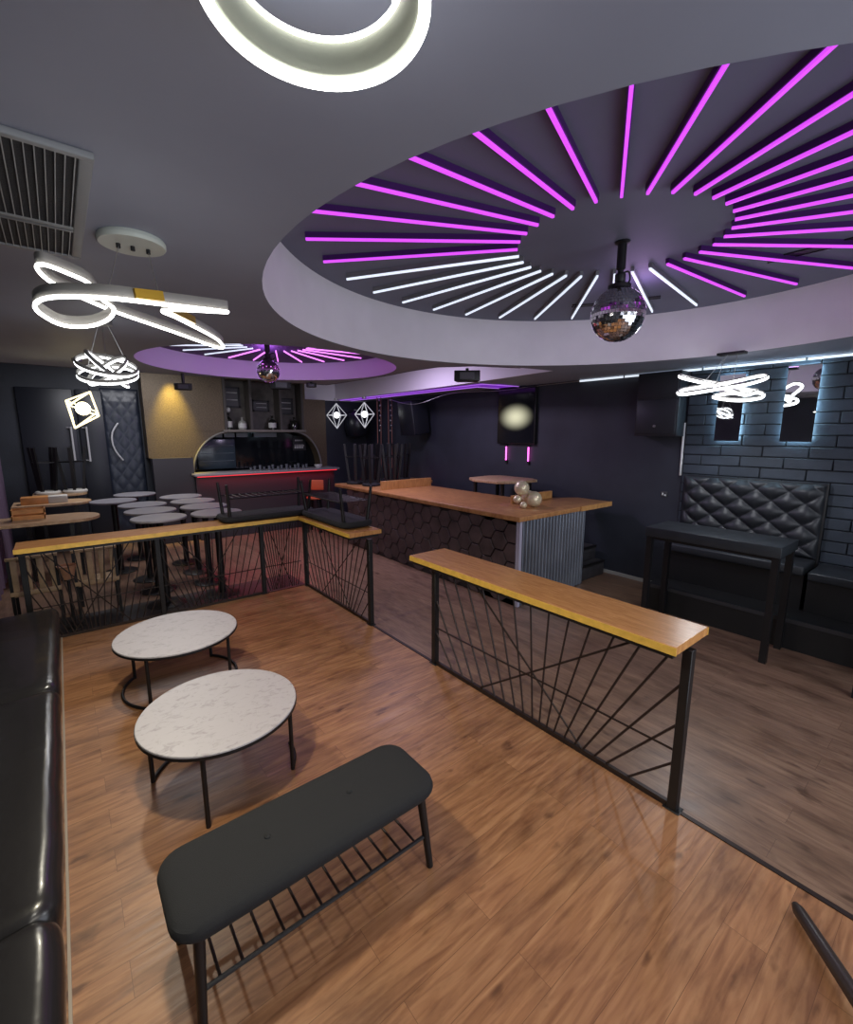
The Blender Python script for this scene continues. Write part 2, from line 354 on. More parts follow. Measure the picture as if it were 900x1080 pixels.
def slot(x, y, rz, l, wd, label):
    t = thing('ceiling_slot', label, 'air vent', (x,y,3.38), rz, 'black slots in the large recess ceiling')
    bm = NB(); box(bm, -l/2, l/2, -wd/2, wd/2, -.006, 0); obj('slot_plate', bm, M_black, t)
    bm = NB()
    for s in (-1,1): box(bm, -l/2-.01, l/2+.01, s*wd/2-.006, s*wd/2+.006, -.01, 0)
    obj('slot_frame', bm, M_metal, t)
slot(4.36, 2.83, -.9, .28, .07, 'small black slot in the recess ceiling left of the big mirrored ball')
slot(4.60, 2.34, -1.1, .22, .07, 'small black slot in the recess ceiling right of the big mirrored ball')
slot(4.33, .72, PI/2, 1.15, .10, 'long black slot crossing the purple bars on the right of the recess')
# ---------------------------------------------------------------- right wall lights and cable
t = thing('ceiling_light_strip', 'long thin white light strip where the ceiling meets the right wall', 'light strip', (XR-.06, 2.4, 2.86))
bm = NB(); box(bm, -.012, .012, -3.4, 1.7, -.012, .012); obj('light_tube', bm, mat('dim_white_led', (.8,.85,.9), .4, emit=(.8,.9,1), strength=.7), t)
bm = NB()
for y in (-3,-2,-1,0,1): box(bm, -.016, .016, y-.01, y+.01, -.014, .02)
obj('bracket', bm, M_silver, t)
bm = NB(); tube(bm, catmull([(XR-.06,4.1,2.86),(XR-.05,5.0,2.85),(XR-.15,5.6,2.82),(XR-.6,6.4,2.80),(XR-1.0,7.0,2.62),(XR-.6,8.4,2.8)]), .005, 6)
tag(obj('wall_cable', bm, M_silver, smooth=True), 'thin pale cable sagging along the top of the dark right wall', 'cable')
bm = NB(); tube(bm, [(XR-.03,2.56,1.55),(XR-.035,2.565,2.22)], .015, 8)
tag(obj('conduit', bm, mat('white_conduit', (.85,.87,.88), .5), smooth=True), 'short white vertical conduit at the edge of the brick wall', 'pipe')
t = thing('neon_strip', 'purple light strip running under the soffit toward the back wall', 'light strip', (0,0,ZC))
for pts in ([(5.47,10.2),(5.44,5.35),(6.2,5.25)], [(5.76,10.2),(5.72,5.75),(6.2,5.7)]):
    bm = NB(); tube(bm, [(x,y,-.016) for x,y in pts], .006, 8); obj('light_tube', bm, mat('thin_purple_led', (.4,.2,.6), .4, emit=(.42,.16,.75), strength=.7), t)
bm = NB(); box(bm, 5.45,5.74,5.4,10.2,-.010,-.001); box(bm, 5.74,6.2,5.3,5.68,-.010,-.001); obj('backing_strip', bm, M_pglow, t)
# ---------------------------------------------------------------- wall mirrors with halo
def mirror(y0, y1, z0, z1, label):
    yc = (y0+y1)/2; t = thing('wall_mirror', label, 'mirror', (XR-.05, yc, z0), 0, 'backlit mirrors on the brick wall'); h = z1-z0; wd = (y1-y0)/2
    bm = NB(); box(bm, -.045, -.04, -wd, wd, 0, h); obj('mirror_glass', bm, M_mirror, t)
    bm = NB(); box(bm, -.0398, -.034, -wd, wd, 0, h); obj('backing_board', bm, M_black, t)
    bm = NB()
    for a in (-1,1): box(bm, -.033, -.012, a*(wd-.02)-.006, a*(wd-.02)+.006, .02, h-.02)
    for zz in (.02, h-.02): box(bm, -.033, -.012, -wd+.02, wd-.02, zz-.006, zz+.006)
    obj('halo_light', bm, M_halo, t)
mirror(1.93, 2.19, 2.0, 2.76, 'narrow backlit wall mirror behind the wavy ceiling lamp')
mirror(1.26, 1.54, 2.0, 2.80, 'narrow backlit wall mirror at the right, clear of the wavy lamp')
# wall cabinet
t = thing('wall_cabinet', 'black box cabinet high on the dark right wall', 'cabinet', (XR, 2.83, 2.05))
bm = NB(); box(bm, -.26, 0, -.27, .27, 0, .8); obj('cabinet_body', bm, mat('cabinet_black', (.016,.018,.024), .45), t, bevel=.008)
bm = NB(); box(bm, -.275, -.255, -.25, .25, .03, .45); box(bm, -.275, -.255, -.25, .25, .47, .77); d = obj('cabinet_door', bm, mat('cabinet_black', (.016,.018,.024), .45), t, bevel=.004)
bm = NB(); lathe(bm, [(.0,0),(.016,0),(.016,.02),(0,.02)], 12); bmesh.ops.rotate(bm, verts=bm.verts, matrix=Matrix.Rotation(-PI/2,3,'Y')); bmesh.ops.translate(bm, verts=bm.verts, vec=(-.275,0,.13)); obj('lock', bm, M_silver, d)
# television
t = thing('wall_television', 'glossy dark upright screen on the right wall with a painted blurred pale glare', 'television', (XR, 5.33, 1.9))
bm = NB(); box(bm, -.06, 0, -.42, .42, 0, .95); obj('screen_frame', bm, M_black, t, bevel=.006)
def glare_mat():  # emissive gradient paints a lamp's blurred reflection onto the glossy screen
    m = bpy.data.materials.new('painted_screen_glare'); m.use_nodes = True; nt = m.node_tree; b = nt.nodes['Principled BSDF']
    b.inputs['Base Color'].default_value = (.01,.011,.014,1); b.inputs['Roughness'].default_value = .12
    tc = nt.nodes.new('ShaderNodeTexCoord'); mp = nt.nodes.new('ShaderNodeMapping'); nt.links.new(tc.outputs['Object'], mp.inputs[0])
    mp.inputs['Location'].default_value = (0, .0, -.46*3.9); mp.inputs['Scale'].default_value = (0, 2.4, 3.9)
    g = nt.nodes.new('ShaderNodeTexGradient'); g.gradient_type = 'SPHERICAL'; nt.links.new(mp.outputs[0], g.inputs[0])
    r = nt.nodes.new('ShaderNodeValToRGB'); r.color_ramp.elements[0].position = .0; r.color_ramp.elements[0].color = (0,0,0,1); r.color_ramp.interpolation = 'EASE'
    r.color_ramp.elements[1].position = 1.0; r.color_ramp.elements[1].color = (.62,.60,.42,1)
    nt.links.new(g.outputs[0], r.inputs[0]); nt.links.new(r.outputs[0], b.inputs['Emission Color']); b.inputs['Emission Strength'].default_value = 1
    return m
bm = NB(); box(bm, -.064, -.058, -.40, .40, .02, .93); obj('screen', bm, glare_mat(), t)
for y, lab in ((5.55,'thin glowing pink tube standing for a wall reflection, left one below the screen'), (5.05,'thin glowing pink tube standing for a wall reflection, right one below the screen')):
    t = thing('pink_reflection', lab, 'reflection', (XR, y, 1.55), 0, 'pink tubes below the screen')  # pink reflections on the wall, modelled as glowing tubes
    bm = NB(); tube(bm, [(-.03,0,.06),(-.03,0,.30)], .012, 8); obj('light_tube', bm, M_pink, t)
    bm = NB(); box(bm, -.03, 0, -.02, .02, 0, .06); box(bm, -.03, 0, -.015, .015, .3, .33); obj('bracket', bm, M_black, t)
# ---------------------------------------------------------------- ceiling vent (air conditioner)
t = thing('ceiling_air_conditioner', 'square ceiling air conditioner grille with thin white fins at the upper left', 'air conditioner', (-.30, 2.21, ZC))
X0, X1, Y0, Y1 = -.42, .432, -.47, .46
bm = NB()
box(bm, X0, X1+.035, Y0-.025, Y0, -.02, 0); box(bm, X0, X1+.035, Y1, Y1+.025, -.02, 0); box(bm, X1, X1+.035, Y0, Y1, -.018, 0); box(bm, X0-.07, X0, Y0-.03, Y1+.03, -.03, 0)
obj('frame', bm, mat('grey_frame', (.22,.23,.24), .5), t, bevel=.004)
bm = NB(); box(bm, X0, X1, Y0, Y1, -.012, -.002); obj('filter_mesh', bm, mat('filter_mesh', (.012,.014,.02), .6, bump=1, bscale=300), t)
bm = NB(); n = 38
for i in range(n): x = X0+.012+(X1-X0-.02)*i/(n-1); box(bm, x-.0014, x+.0014, Y0, Y1, -.018, -.010)
obj('fins', bm, mat('pale_fin', (.35,.37,.38), .4), t)
bm = NB(); box(bm, X0, X1, .12, .126, -.026, -.018); box(bm, X0, X1, .09, .096, -.026, -.018); obj('cross_wire', bm, M_silver, t)
# ================================================================ LAMPS
def ribbon_lamp(t, pts, h, r, closed=True, housing=M_lampgrey, led=M_led, n=14, side=.012):
    P = catmull(pts, n, closed)
    bm = NB(); tube(bm, P, r, 8, closed); obj('light_tube', bm, led, t, smooth=True)
    bm = NB(); m = len(P); vs = []
    for i, p in enumerate(P):
        tt = (P[(i+1)%m]-P[i-1]); tt.z = 0; nn = Vector((tt.y,-tt.x,0)).normalized()*side if tt.length > 1e-6 else Vector((side,0,0))
        vs.append([bm.verts.new(q) for q in (p-nn*.5+Vector((0,0,r*.6)), p+nn*.5+Vector((0,0,r*.6)), p+nn*.5+Vector((0,0,h)), p-nn*.5+Vector((0,0,h)))])
    for i in range(m if closed else m-1):
        a, b = vs[i], vs[(i+1)%m]
        for k in range(4): bm.faces.new((a[k],a[(k+1)%4],b[(k+1)%4],b[k]))
    obj('housing', bm, housing, t, smooth=True)
# top ring lamp
t = thing('ring_lamp', 'big bright white ring lamp cut off by the top edge of the photo', 'lamp', (.383, .75, 2.75))
bm = NB(); tube(bm, circ(0,0,.167,96,0), .0095, 10, True); obj('outer_light_ring', bm, M_led, t, smooth=True)
bm = NB(); tube(bm, circ(0,0,.134,96,.05), .0042, 8, True); obj('inner_light_ring', bm, M_led, t, smooth=True)
bm = NB(); lathe_pts = [(.156,.010),(.137,.048),(.140,.052),(.172,.012)]
rings = [[bm.verts.new((r*math.cos(2*PI*k/96), r*math.sin(2*PI*k/96), z)) for k in range(96)] for r,z in lathe_pts]
for i in range(4):
    for k in range(96): bm.faces.new((rings[i][k],rings[i][(k+1)%96],rings[(i+1)%4][(k+1)%96],rings[(i+1)%4][k]))
obj('housing', bm, mat('ring_housing', (.16,.17,.14), .6, spec=.1), t, smooth=True)
bm = NB()
for a in (2.0, 4.1, 6.2): tube(bm, [(.137*math.cos(a),.137*math.sin(a),.05),(.05*math.cos(a),-.08+.05*math.sin(a),.13)], .0012, 6)
obj('suspension_wire', bm, M_silver, t)
spot('ring_lamp_light', (.383,.75,2.70), (.383,.75,0), 26, (1,.95,.82), 150, .5, .08)
# swirl pendant
t = thing('swirl_pendant_lamp', 'large looping white and gold pendant lamp hanging below an oval white canopy', 'lamp', (.30, 2.0, 2.5), 0, 'looping ribbon pendant lamps')
bm = NB(); lathe(bm, [(0,.352),(.118,.352),(.122,.358),(.122,.372),(.118,.38),(0,.38)], 48, (.025,.34,0)); c = obj('canopy', bm, mat('canopy_white', (.50,.54,.49), .45), t, smooth='auto')
bm = NB()
for dx in (-.05,0,.055): lathe(bm, [(0,.335),(.008,.335),(.008,.353),(0,.353)], 12, (.025+dx,.34,0))
obj('cable_grip', bm, M_black, c)
# path through measured places of the lamp (metres)
SW = [(0.181,-0.350,-0.010),(-0.018,-0.430,-0.035),(-0.138,-0.454,-0.045),(-0.214,-0.415,-0.045),(-0.279,-0.352,-0.045),(-0.309,-0.246,-0.045),(-0.300,-0.120,-0.045),(-0.246,0.028,-0.045),(-0.174,0.018,-0.040),(-0.122,-0.033,-0.020),(-0.110,-0.112,0.000),(-0.138,-0.110,0.025),(-0.174,-0.183,0.050),(-0.225,-0.201,0.065),(-0.278,-0.229,0.070),(-0.294,-0.177,0.070),(-0.266,-0.090,0.060),(-0.202,-0.010,0.050),(-0.082,0.120,0.040),(0.119,0.247,0.020),(0.356,0.414,0.000),(0.290,0.205,0.000),(0.100,-0.044,0.010),(0.031,-0.116,0.015),(0.085,-0.201,0.010)]
ribbon_lamp(t, SW, .034, .0055, True, side=.006)
bm = NB(); 
for a,b in (((-0.093, -0.459, -0.025),(-0.02, -0.437, -0.015)),((0.044, -0.129, 0.03),(0.16, 0.01, 0.025))): bar(bm, a, b, .012, .026)
obj('gold_accent', bm, M_goldm, t)
bm = NB()
for a,b in (((-.025,.34,.34),(-0.145, -0.366, -0.01)),((.08,.34,.34),(-0.022, -0.396, 0.0)),((.08,.34,.34),(0.058, 0.026, 0.04))): tube(bm, [a,b], .0015, 6)
obj('suspension_wire', bm, M_silver, t)
spot('swirl_lamp_light', (.22, 2.0, 2.38), (.22,2.0,0), 92, (1,.92,.70), 150, .5, .06)
# knot pendants
def knot(loc, r, zc, label, tilt, cables, led=M_ledmid, tr=.0075):
    t = thing('knot_pendant_lamp', label, 'lamp', loc, 0, 'knotted ring pendant lamps')
    for (ax, ay, rr, dz) in tilt:
        Mx = Matrix.Rotation(math.radians(ax), 4, 'X') @ Matrix.Rotation(math.radians(ay), 4, 'Y')
        pts = [Mx @ Vector((r*rr*math.cos(a), r*rr*math.sin(a), 0)) + Vector((0,0,dz)) for a in [2*PI*k/64 for k in range(64)]]
        bm = NB(); tube(bm, pts, tr, 8, True); obj('light_ring', bm, led, t, smooth=True)
        bm = NB(); tube(bm, [p+Vector((0,0,tr*2.2)) for p in pts], tr*.9, 8, True, rz=tr*1.8); obj('ring_housing', bm, M_lampgrey, t, smooth=True)
    bm = NB(); lathe(bm, [(0,zc-.03),(.06,zc-.03),(.06,zc),(0,zc)], 24); obj('canopy', bm, M_silver, t, smooth='auto')
    bm = NB()
    for a in cables: tube(bm, [(r*.8*math.cos(a), r*.8*math.sin(a), .03),(.03*math.cos(a),.03*math.sin(a),zc-.02)], .0022, 6)
    obj('suspension_wire', bm, M_silver, t)
spot('knot_lamp_light', (.335,4.1,2.34), (.335,4.1,0), 62, (1,.93,.76), 150, .5, .06)
knot((.335,4.1,2.54), .185, .34, 'round tangled ring pendant lamp glowing white below the looping lamp', ((26,4,1,.025),(24,-6,.98,-.035),(20,42,.86,0),(22,-38,.8,-.01)), (.3,2.4,4.6))
# wavy lamp at the right
t = thing('wave_pendant_lamp', 'wavy crossed-ribbon white pendant lamp in front of the brick wall', 'lamp', (5.3,1.86,2.53))
bm = NB(); box(bm, -.05,.05,-.19,.05,.325,.35); obj('canopy', bm, M_black, t, bevel=.004)
RX = Vector((.781,-.6245,0)); RY = Vector((.6245,.781,0))
def L3(a,b,c): return RX*a+RY*b+Vector((0,0,c))
for pts in ([(-.40,-.05,.10),(-.1,-.10,.02),(.2,-.06,-.06),(.39,.02,-.02),(.36,.1,.0),(.1,.08,.05),(-.2,.05,.09),(-.4,.02,.13)],
            [(-.44,-.12,-.06),(-.1,-.16,-.01),(.2,-.12,.04),(.40,-.08,.10),(.39,0,.13),(.1,.0,.07),(-.2,-.04,.02),(-.43,-.06,-.02)],
            [(0.0,.1,-.07),(.2,.02,-.11),(.38,-.05,-.09),(.40,-.02,-.04),(.2,.1,-.03)]):
    P = catmull([L3(*p) for p in pts], 12, True)
    bm = NB(); tube(bm, P, .0145, 8, True); obj('light_ribbon', bm, M_ledmid, t, smooth=True)
    bm = NB(); tube(bm, [p+Vector((0,0,.018)) for p in P], .008, 8, True); obj('housing', bm, M_lampgrey, t, smooth=True)
bm = NB()
for a,b in (((-.03,-.05),(-.15,.1)),((.0,-.02),(-.05,.06)),((.0,-.12),(.12,.07))): tube(bm, [(a[0],a[1],.33), L3(b[0],0,b[1])], .0025, 6)
obj('suspension_wire', bm, M_silver, t)
spot('wave_lamp_light', (5.25,1.86,2.36), (5.25,1.86,0), 30, (.92,.96,1), 150, .5, .06)
# diamond pendants
def diamond(loc, r, h, ztop, label, led, core, tilt=0):
    t = thing('diamond_pendant_lamp', label, 'lamp', loc, math.radians(10), 'diamond frame pendant lamps')
    up, dn = Vector((0,0,h)), Vector((0,0,-h*1.15)); R = Matrix.Rotation(math.radians(tilt), 3, 'Y')
    ring = [Vector((r*math.cos(2*PI*k/4+.5), r*math.sin(2*PI*k/4+.5), 0)) for k in range(4)]
    bm = NB()
    for i in range(4):
        for a,b in ((up,ring[i]),(dn,ring[i]),(ring[i],ring[(i+1)%4])): bar(bm, R@a, R@b, .014)
    obj('diamond_frame', bm, led, t)
    bm = NB(); lathe(bm, [(.07*math.sin(PI*k/10), -.07*math.cos(PI*k/10)) for k in range(11)], 16); obj('bulb', bm, core, t, smooth=True)
    bm = NB(); tube(bm, [R@up, (0,0,ztop-loc[2])], .003, 6); obj('cord', bm, M_metal, t)
    bm = NB(); lathe(bm, [(0,ztop-loc[2]-.04),(.05,ztop-loc[2]-.04),(.05,ztop-loc[2]),(0,ztop-loc[2])], 16); obj('canopy', bm, M_silver, t, smooth='auto')
M_fr = mat('pale_frame_led', (.6,.6,.6), .4, emit=(.9,.95,1), strength=.25)
diamond((.25,6.3,2.355), .20, .20, ZC, 'tilted diamond lamp glowing warm at the left below the tangled ring lamp', mat('warm_frame', (1,.9,.6), .4, emit=(1,.85,.5), strength=1.6), M_warm, 24)
diamond((5.2,9.9,2.50), .25, .27, ZC, 'left one of two diamond frame pendants beside the gold bar wall', M_fr, M_ledmid)
diamond((5.42,9.0,2.50), .23, .26, ZC, 'right one of two diamond frame pendants beside the gold bar wall', M_fr, M_ledmid)
# small fixtures
def small_speaker(loc, rz, sz, zt, label):
    t = thing('ceiling_speaker', label, 'speaker', loc, rz, 'small black speakers under the ceiling')
    bm = NB(); prism(bm, [(-sz,-sz*.5),(sz,-sz*.5),(sz*.8,sz*.5),(-sz*.8,sz*.5)], 0, sz*.8); obj('speaker_box', bm, M_black, t, bevel=.008)
    bm = NB(); box(bm, -sz*.55, sz*.55, -sz*.52-.006, -sz*.5, sz*.15, sz*.65); obj('speaker_grille', bm, mat('dark_grille', (.07,.07,.08), .4), t)
    bm = NB(); tube(bm, [(0,0,sz*.8),(0,0,zt-loc[2])], .02, 8); obj('mount', bm, M_black, t)
small_speaker((4.05,4.26,2.72), -.75, .16, ZC, 'small black angled speaker under the ceiling between the two recesses')
small_speaker((1.40,7.0,2.66), -.3, .11, ZC, 'small black speaker under the ceiling in front of the gold wall')
small_speaker((3.6,9.2,2.95), -.2, .2, 3.42, 'black speaker high in front of the bottle shelves')
small_speaker((3.22,6.95,2.80), -.3, .08, ZC, 'tiny black spotlight box under the ceiling by the pale soffit')
# ================================================================ SEATING AREA
# sofa
t = thing('leather_banquette', 'long glossy black leather seat along the left edge of the photo', 'sofa', (0,0,0))
bm = NB(); box(bm, -1.0, -.215, -1.5, 5.75, 0, .2); obj('base', bm, M_black, t)
def cushion(y0, y1):
    bm = NB(); nx, ny = 22, 46; W0, W1 = -1.02, -.165; top = .475
    def sect(s, yy):
        e = min(yy-y0, y1-yy); k = 1-math.exp(-max(e,0)/.045); 
        ang = s*PI/2
        return k
    G = []
    for j in range(ny+1):
        yy = y0 + (y1-y0)*(.5-.5*math.cos(PI*j/ny)); e = min(yy-y0, y1-yy); k = (1-math.exp(-e/.03)); r = .07
        prof = [(W0,.12),(W0,.40)]
        pts = [(W1-.06-.01*(1-k), .03), (W1-.025-.02*(1-k), .24), (W1-.004-.02*(1-k), .34)]
        for a in range(0, 91, 15):
            pts.append((W1-r+ r*math.cos(math.radians(a)) -.03*(1-k), top-r + r*math.sin(math.radians(a)) - .035*(1-k)))
        wob = .0015*math.sin(yy*9)+.0012*math.sin(yy*23+1)
        for x in [-.32,-.45,-.6,-.78,-.95]: pts.append((x, top - .035*(1-k) + .012*math.sin((x+.2)*3.5) + wob*.6))
        pts.append((W0, top-.06)); pts.append((W0, .14))
        G.append([bm.verts.new((x + (wob if i < 10 else 0), yy, z)) for i,(x,z) in enumerate(pts)])
    for a, b in zip(G, G[1:]):
        for i in range(len(a)-1): bm.faces.new((a[i],a[i+1],b[i+1],b[i]))
        bm.faces.new((a[-1],a[0],b[0],b[-1]))
    bm.faces.new(G[0]); bm.faces.new(G[-1][::-1])
    obj('seat_cushion', bm, M_leather, t, smooth='auto')
for a,b in ((-1.45,.05),(.05,1.86),(1.86,3.66),(3.66,5.45)): cushion(a+.002, b-.002)
# coffee tables
def coffee(x, y, r, legs, arcs, label):
    t = thing('coffee_table', label, 'table', (x,y,0), 0, 'round coffee tables by the leather seat')
    bm = NB(); lathe(bm, [(0,.436),(r-.004,.436),(r,.44),(r,.449),(r-.003,.452),(0,.452)], 72); obj('tabletop', bm, M_marble, t, smooth='auto')
    bm = NB(); lathe(bm, [(r-.05,.42),(r-.002,.42),(r+.003,.425),(r+.003,.442),(r-.05,.4355)], 72); obj('rim_frame', bm, M_metal, t, smooth='auto')
    q = r-.03
    for a in legs:
        an = math.radians(a); bm = NB(); tube(bm, [(q*math.cos(an),q*math.sin(an),0), (q*math.cos(an),q*math.sin(an),.425)], .013, 10); obj('leg', bm, M_metal, t, smooth='auto')
    for c0,c1 in arcs:
        bm = NB(); tube(bm, [(q*math.cos(math.radians(c0+(c1-c0)*d/16)), q*math.sin(math.radians(c0+(c1-c0)*d/16)), .012) for d in range(17)], .012, 8); obj('base_arc', bm, M_metal, t, smooth=True)
coffee(.60, 2.77, .445, (63,153,243,325), ((63,153),(325,360)), 'round pale stone-topped coffee table nearest the black bench')
coffee(.615, 4.13, .46, (45,137,230,318), ((137,232),(318,405)), 'round pale stone-topped coffee table farther back, near the rail')
# bench
def make_bench():
    t = thing('bench', 'black upholstered bench with slatted shoe rack in the front of the photo', 'bench', (.69, 1.675, 0), 0, 'black padded benches')
    bm = NB(); L, W = .575, .205; r = .10; poly = []
    for cx, cy, a0 in ((L-r,W-r,0),(-L+r,W-r,90),(-L+r,-W+r,180),(L-r,-W+r,270)):
        for a in range(0, 91, 15): poly.append((cx+r*math.cos(math.radians(a0+a)), cy+r*math.sin(math.radians(a0+a))))
    rows = [(.0,.385),(-.012,.38),(0,.40),(.002,.415),(-.004,.435),(-.02,.447),(-.05,.455)]
    R = []
    for off, z in rows[1:]:
        R.append([bm.verts.new((x*(1+off/L), y*(1+off/W), z)) for x,y in poly])
    for a,b in zip(R, R[1:]):
        for k in range(len(poly)): bm.faces.new((a[k],a[(k+1)%len(poly)],b[(k+1)%len(poly)],b[k]))
    bm.faces.new(R[0][::-1])
    # grid top with button dimples
    cen = R[-1]; inner = [bm.verts.new((v.co.x*.9, v.co.y*.8, .459)) for v in cen]
    for k in range(len(poly)): bm.faces.new((cen[k],cen[(k+1)%len(poly)],inner[(k+1)%len(poly)],inner[k]))
    bm.faces.new(inner)
    s = obj('seat', bm, M_fabric, t, smooth='auto')
    for x in (-.19,.19):
        bm = NB(); lathe(bm, [(0,.4585),(.014,.4585),(.012,.463),(0,.465)], 14, (x,0,0)); obj('button', bm, M_fabric, s, smooth=True)
    for sx in (-1,1):
        for sy in (-1,1):
            bm = NB(); tube(bm, [(sx*.49,sy*.15,.39),(sx*.515,sy*.195,0)], [.021,.016], 12); obj('leg', bm, M_metal, t, smooth='auto')
    bm = NB()
    for sy in (-1,1): tube(bm, [(-.505,sy*.175,.165),(.505,sy*.175,.165)], .009, 8)
    rk = obj('rack_rail', bm, M_metal, t, smooth='auto')
    for k in range(12):
        bm = NB(); x = -.44+.08*k; tube(bm, [(x,-.175,.165),(x,.175,.165)], .006, 8); obj('rack_rod', bm, M_bmetal, t, smooth='auto')
    return t
bench = make_bench()
dup(bench, (1.97, 5.70, 1.043+.459), (PI, 0, math.radians(0)), 'black bench turned upside down on the rear rail top', 'black padded benches')
dup(bench, (2.52, 4.92, 1.043+.459), (PI, 0, math.radians(90)), 'black bench turned upside down on the short rail beside the bar', 'black padded benches')
# dividers
RODS = [((.99,1),(.77,0)),((.91,1),(.71,0)),((.83,1),(.65,0)),((.74,1),(.6,0)),((.66,1),(.55,0)),((.58,1),(.51,0)),((.5,1),(.47,0)),((.42,1),(.44,0)),((.34,1),(.41,0)),((.26,1),(.38,0)),((.18,1),(.34,0)),((.10,1),(.30,0)),((.02,1),(.27,0)),
        ((0,.78),(.23,0)),((0,.52),(.19,0)),((0,.27),(.12,0)),((1,.62),(.83,0)),((1,.30),(.89,0)),((1,.35),(0,.35)),((.73,0),(.09,1)),((.81,1),(.27,0))]
def divider(name, label, p0, p1, woods, posts, panels, rodr=.006, flip=False):
    d = Vector((p1[0]-p0[0], p1[1]-p0[1], 0)); L = d.length; t = thing(name, label, 'divider', (p0[0],p0[1],0), math.atan2(d.y,d.x), 'wood-topped black metal dividers')
    H = .94
    for x0,x1,y0,y1 in woods:
        bm = NB(); box(bm, x0, x1, y0, y1, .992, 1.04); wt = obj('wood_top', bm, M_oak if abs(d.y) < .1 else M_oak, t, bevel=.002, bseg=1)
        bm = NB(); box(bm, x0-.003, x1+.003, y0-.003, y0+.002, .994, 1.037); box(bm, x0-.003, x1+.003, y1-.002, y1+.003, .994, 1.037)
        obj('edge_band', bm, M_edge, wt)
    for x in posts:
        bm = NB(); box(bm, x-.025, x+.025, -.025, .025, 0, .97); box(bm, x-.045, x+.045, -.035, .035, 0, .008); obj('post', bm, M_metal, t, bevel=.003, bseg=1)
    a, b = min(posts), max(posts)
    for x0,x1,y0,y1 in woods:
        bm = NB(); box(bm, x0+.02, x1-.02, y0+.02, y1-.02, .965, .992); obj('top_plate', bm, M_metal, t)
    bm = NB(); box(bm, a, b, -.012, .012, .008, .032); obj('bottom_rail', bm, M_bmetal, t)
    for (s0,s1) in panels:
        for (u0,v0),(u1,v1) in RODS:
            X = lambda u: s0+.02+(s1-s0-.04)*(1-u if flip else u)
            bm = NB(); tube(bm, [(X(u0),0,.025+v0*.94),(X(u1),0,.025+v1*.94)], rodr, 6); obj('rod', bm, M_bmetal, t, smooth='auto')
divider('divider_rail', 'wood-topped black divider standing alone right of the coffee tables', (2.5,.89), (2.5,3.0), [(-.01,2.22,-.2,.2)], (0,2.11), [(0,2.11)], .0075)
divider('divider_rail', 'short wood-topped divider running from the rail corner toward the bar', (2.5,4.11), (2.5,5.80), [(.08,1.40,-.2,.2)], (0,1.68), [(0,1.68)])
divider('divider_rail', 'long wood-topped divider across the back of the seating area', (-.40,5.83), (2.46,5.83), [(-.03,3.08,-.31,.06)], (0,1.15,2.32), [(0,1.15),(1.15,2.32),(2.32,2.86)])
# stray leg bottom right
t = thing('furniture_leg', 'dark tapered furniture leg with silver screws at the bottom right corner', 'furniture leg', (2.33,.30,.04), math.radians(-139))
bm = NB(); tube(bm, [(0,0,0),(.03,0,.002),(.25,0,.02),(.75,0,.06)], [.014,.025,.028,.034], 12); obj('leg_shaft', bm, mat('dark_brown_leg', (.03,.022,.02), .35), t, smooth='auto')
bm = NB(); 
for x in (.055,.13): tube(bm, [(x,-.012,.022),(x+.006,.014,.022)], .0035, 6)
obj('screw', bm, M_chrome, t, smooth=True)
# ================================================================ BAR (right of centre)
t = thing('bar_counter', 'bar counter with orange wood top, hexagon tiled side and corrugated steel end', 'bar counter', (0,0,0))
BX, BY = 4.16, 3.46
bm = NB(); box(bm, BX, BX+.55, BY, 7.6, 0, 1.06); box(bm, BX, 5.5, BY, 4.0, 0, 1.06); obj('carcass', bm, mat('bar_carcass', (.012,.010,.012), .5), t)
bm = NB(); poly = [(4.11,3.40),(6.12,3.40),(6.12,3.95),(5.35,4.45),(5.35,6.6),(5.4,7.3),(6.0,7.3),(6.0,8.0),(4.11,8.0)]
prism(bm, poly, 1.062, 1.12); obj('counter_top', bm, M_barwood, t, bevel=.004)
bm = NB(); box(bm, 4.85, 5.75, 4.15, 4.19, 1.12, 1.23); obj('upstand', bm, M_oakx, t, bevel=.002, bseg=1)
bm = NB(); box(bm, 4.25, 5.35, 6.55, 6.59, 1.12, 1.27); obj('upstand', bm, M_oakx, t, bevel=.002, bseg=1)
bm = NB(); box(bm, 5.35, 6.12, 3.385, 3.405, 1.06, 1.125); obj('edge_strip', bm, M_oakx, t)
bm = NB(); s = .138; cx = BY+.08; col = 0                                      # hexagon tiles
dx = s*1.5; dz = s*math.sqrt(3)
while cx < 7.6:
    zz = (0.06 if col % 2 else .06+dz/2)
    while zz < 1.06:
        hx = []
        for k in range(6):
            a = PI/3*k; hx.append((cx+(s-.006)*math.cos(a), min(1.055, max(.005, zz+(s-.006)*math.sin(a)))))
        hx = [(max(BY+.02,p),q) for p,q in hx]
        dpt = .012+random.random()*.008
        a = [bm.verts.new((BX, p, q)) for p,q in hx]
        c0 = sum(p for p,q in hx)/6; c1 = sum(q for p,q in hx)/6
        b = [bm.verts.new((BX-dpt, c0+(p-c0)*.94, c1+(q-c1)*.94)) for p,q in hx]
        try:
            bm.faces.new(b)
            for k in range(6): bm.faces.new((a[k],a[(k+1)%6],b[(k+1)%6],b[k]))
        except Exception: pass
        zz += dz
    cx += dx; col += 1
obj('hexagon_tiles', bm, M_hex, t)
bm = NB(); n = 240; X0, X1 = BX+.03, 5.53; front = []; 
for i in range(n+1):
    x = X0+(X1-X0)*i/n; y = BY-.024+.019*math.cos(2*PI*(x-X0)/.066); front.append((x,y))
vs = [[bm.verts.new((x,y,z)) for z in (0.01,1.058)] for x,y in front]; vb = [[bm.verts.new((x,BY-.002,z)) for z in (0.01,1.058)] for x,y in (front[0],front[-1])]
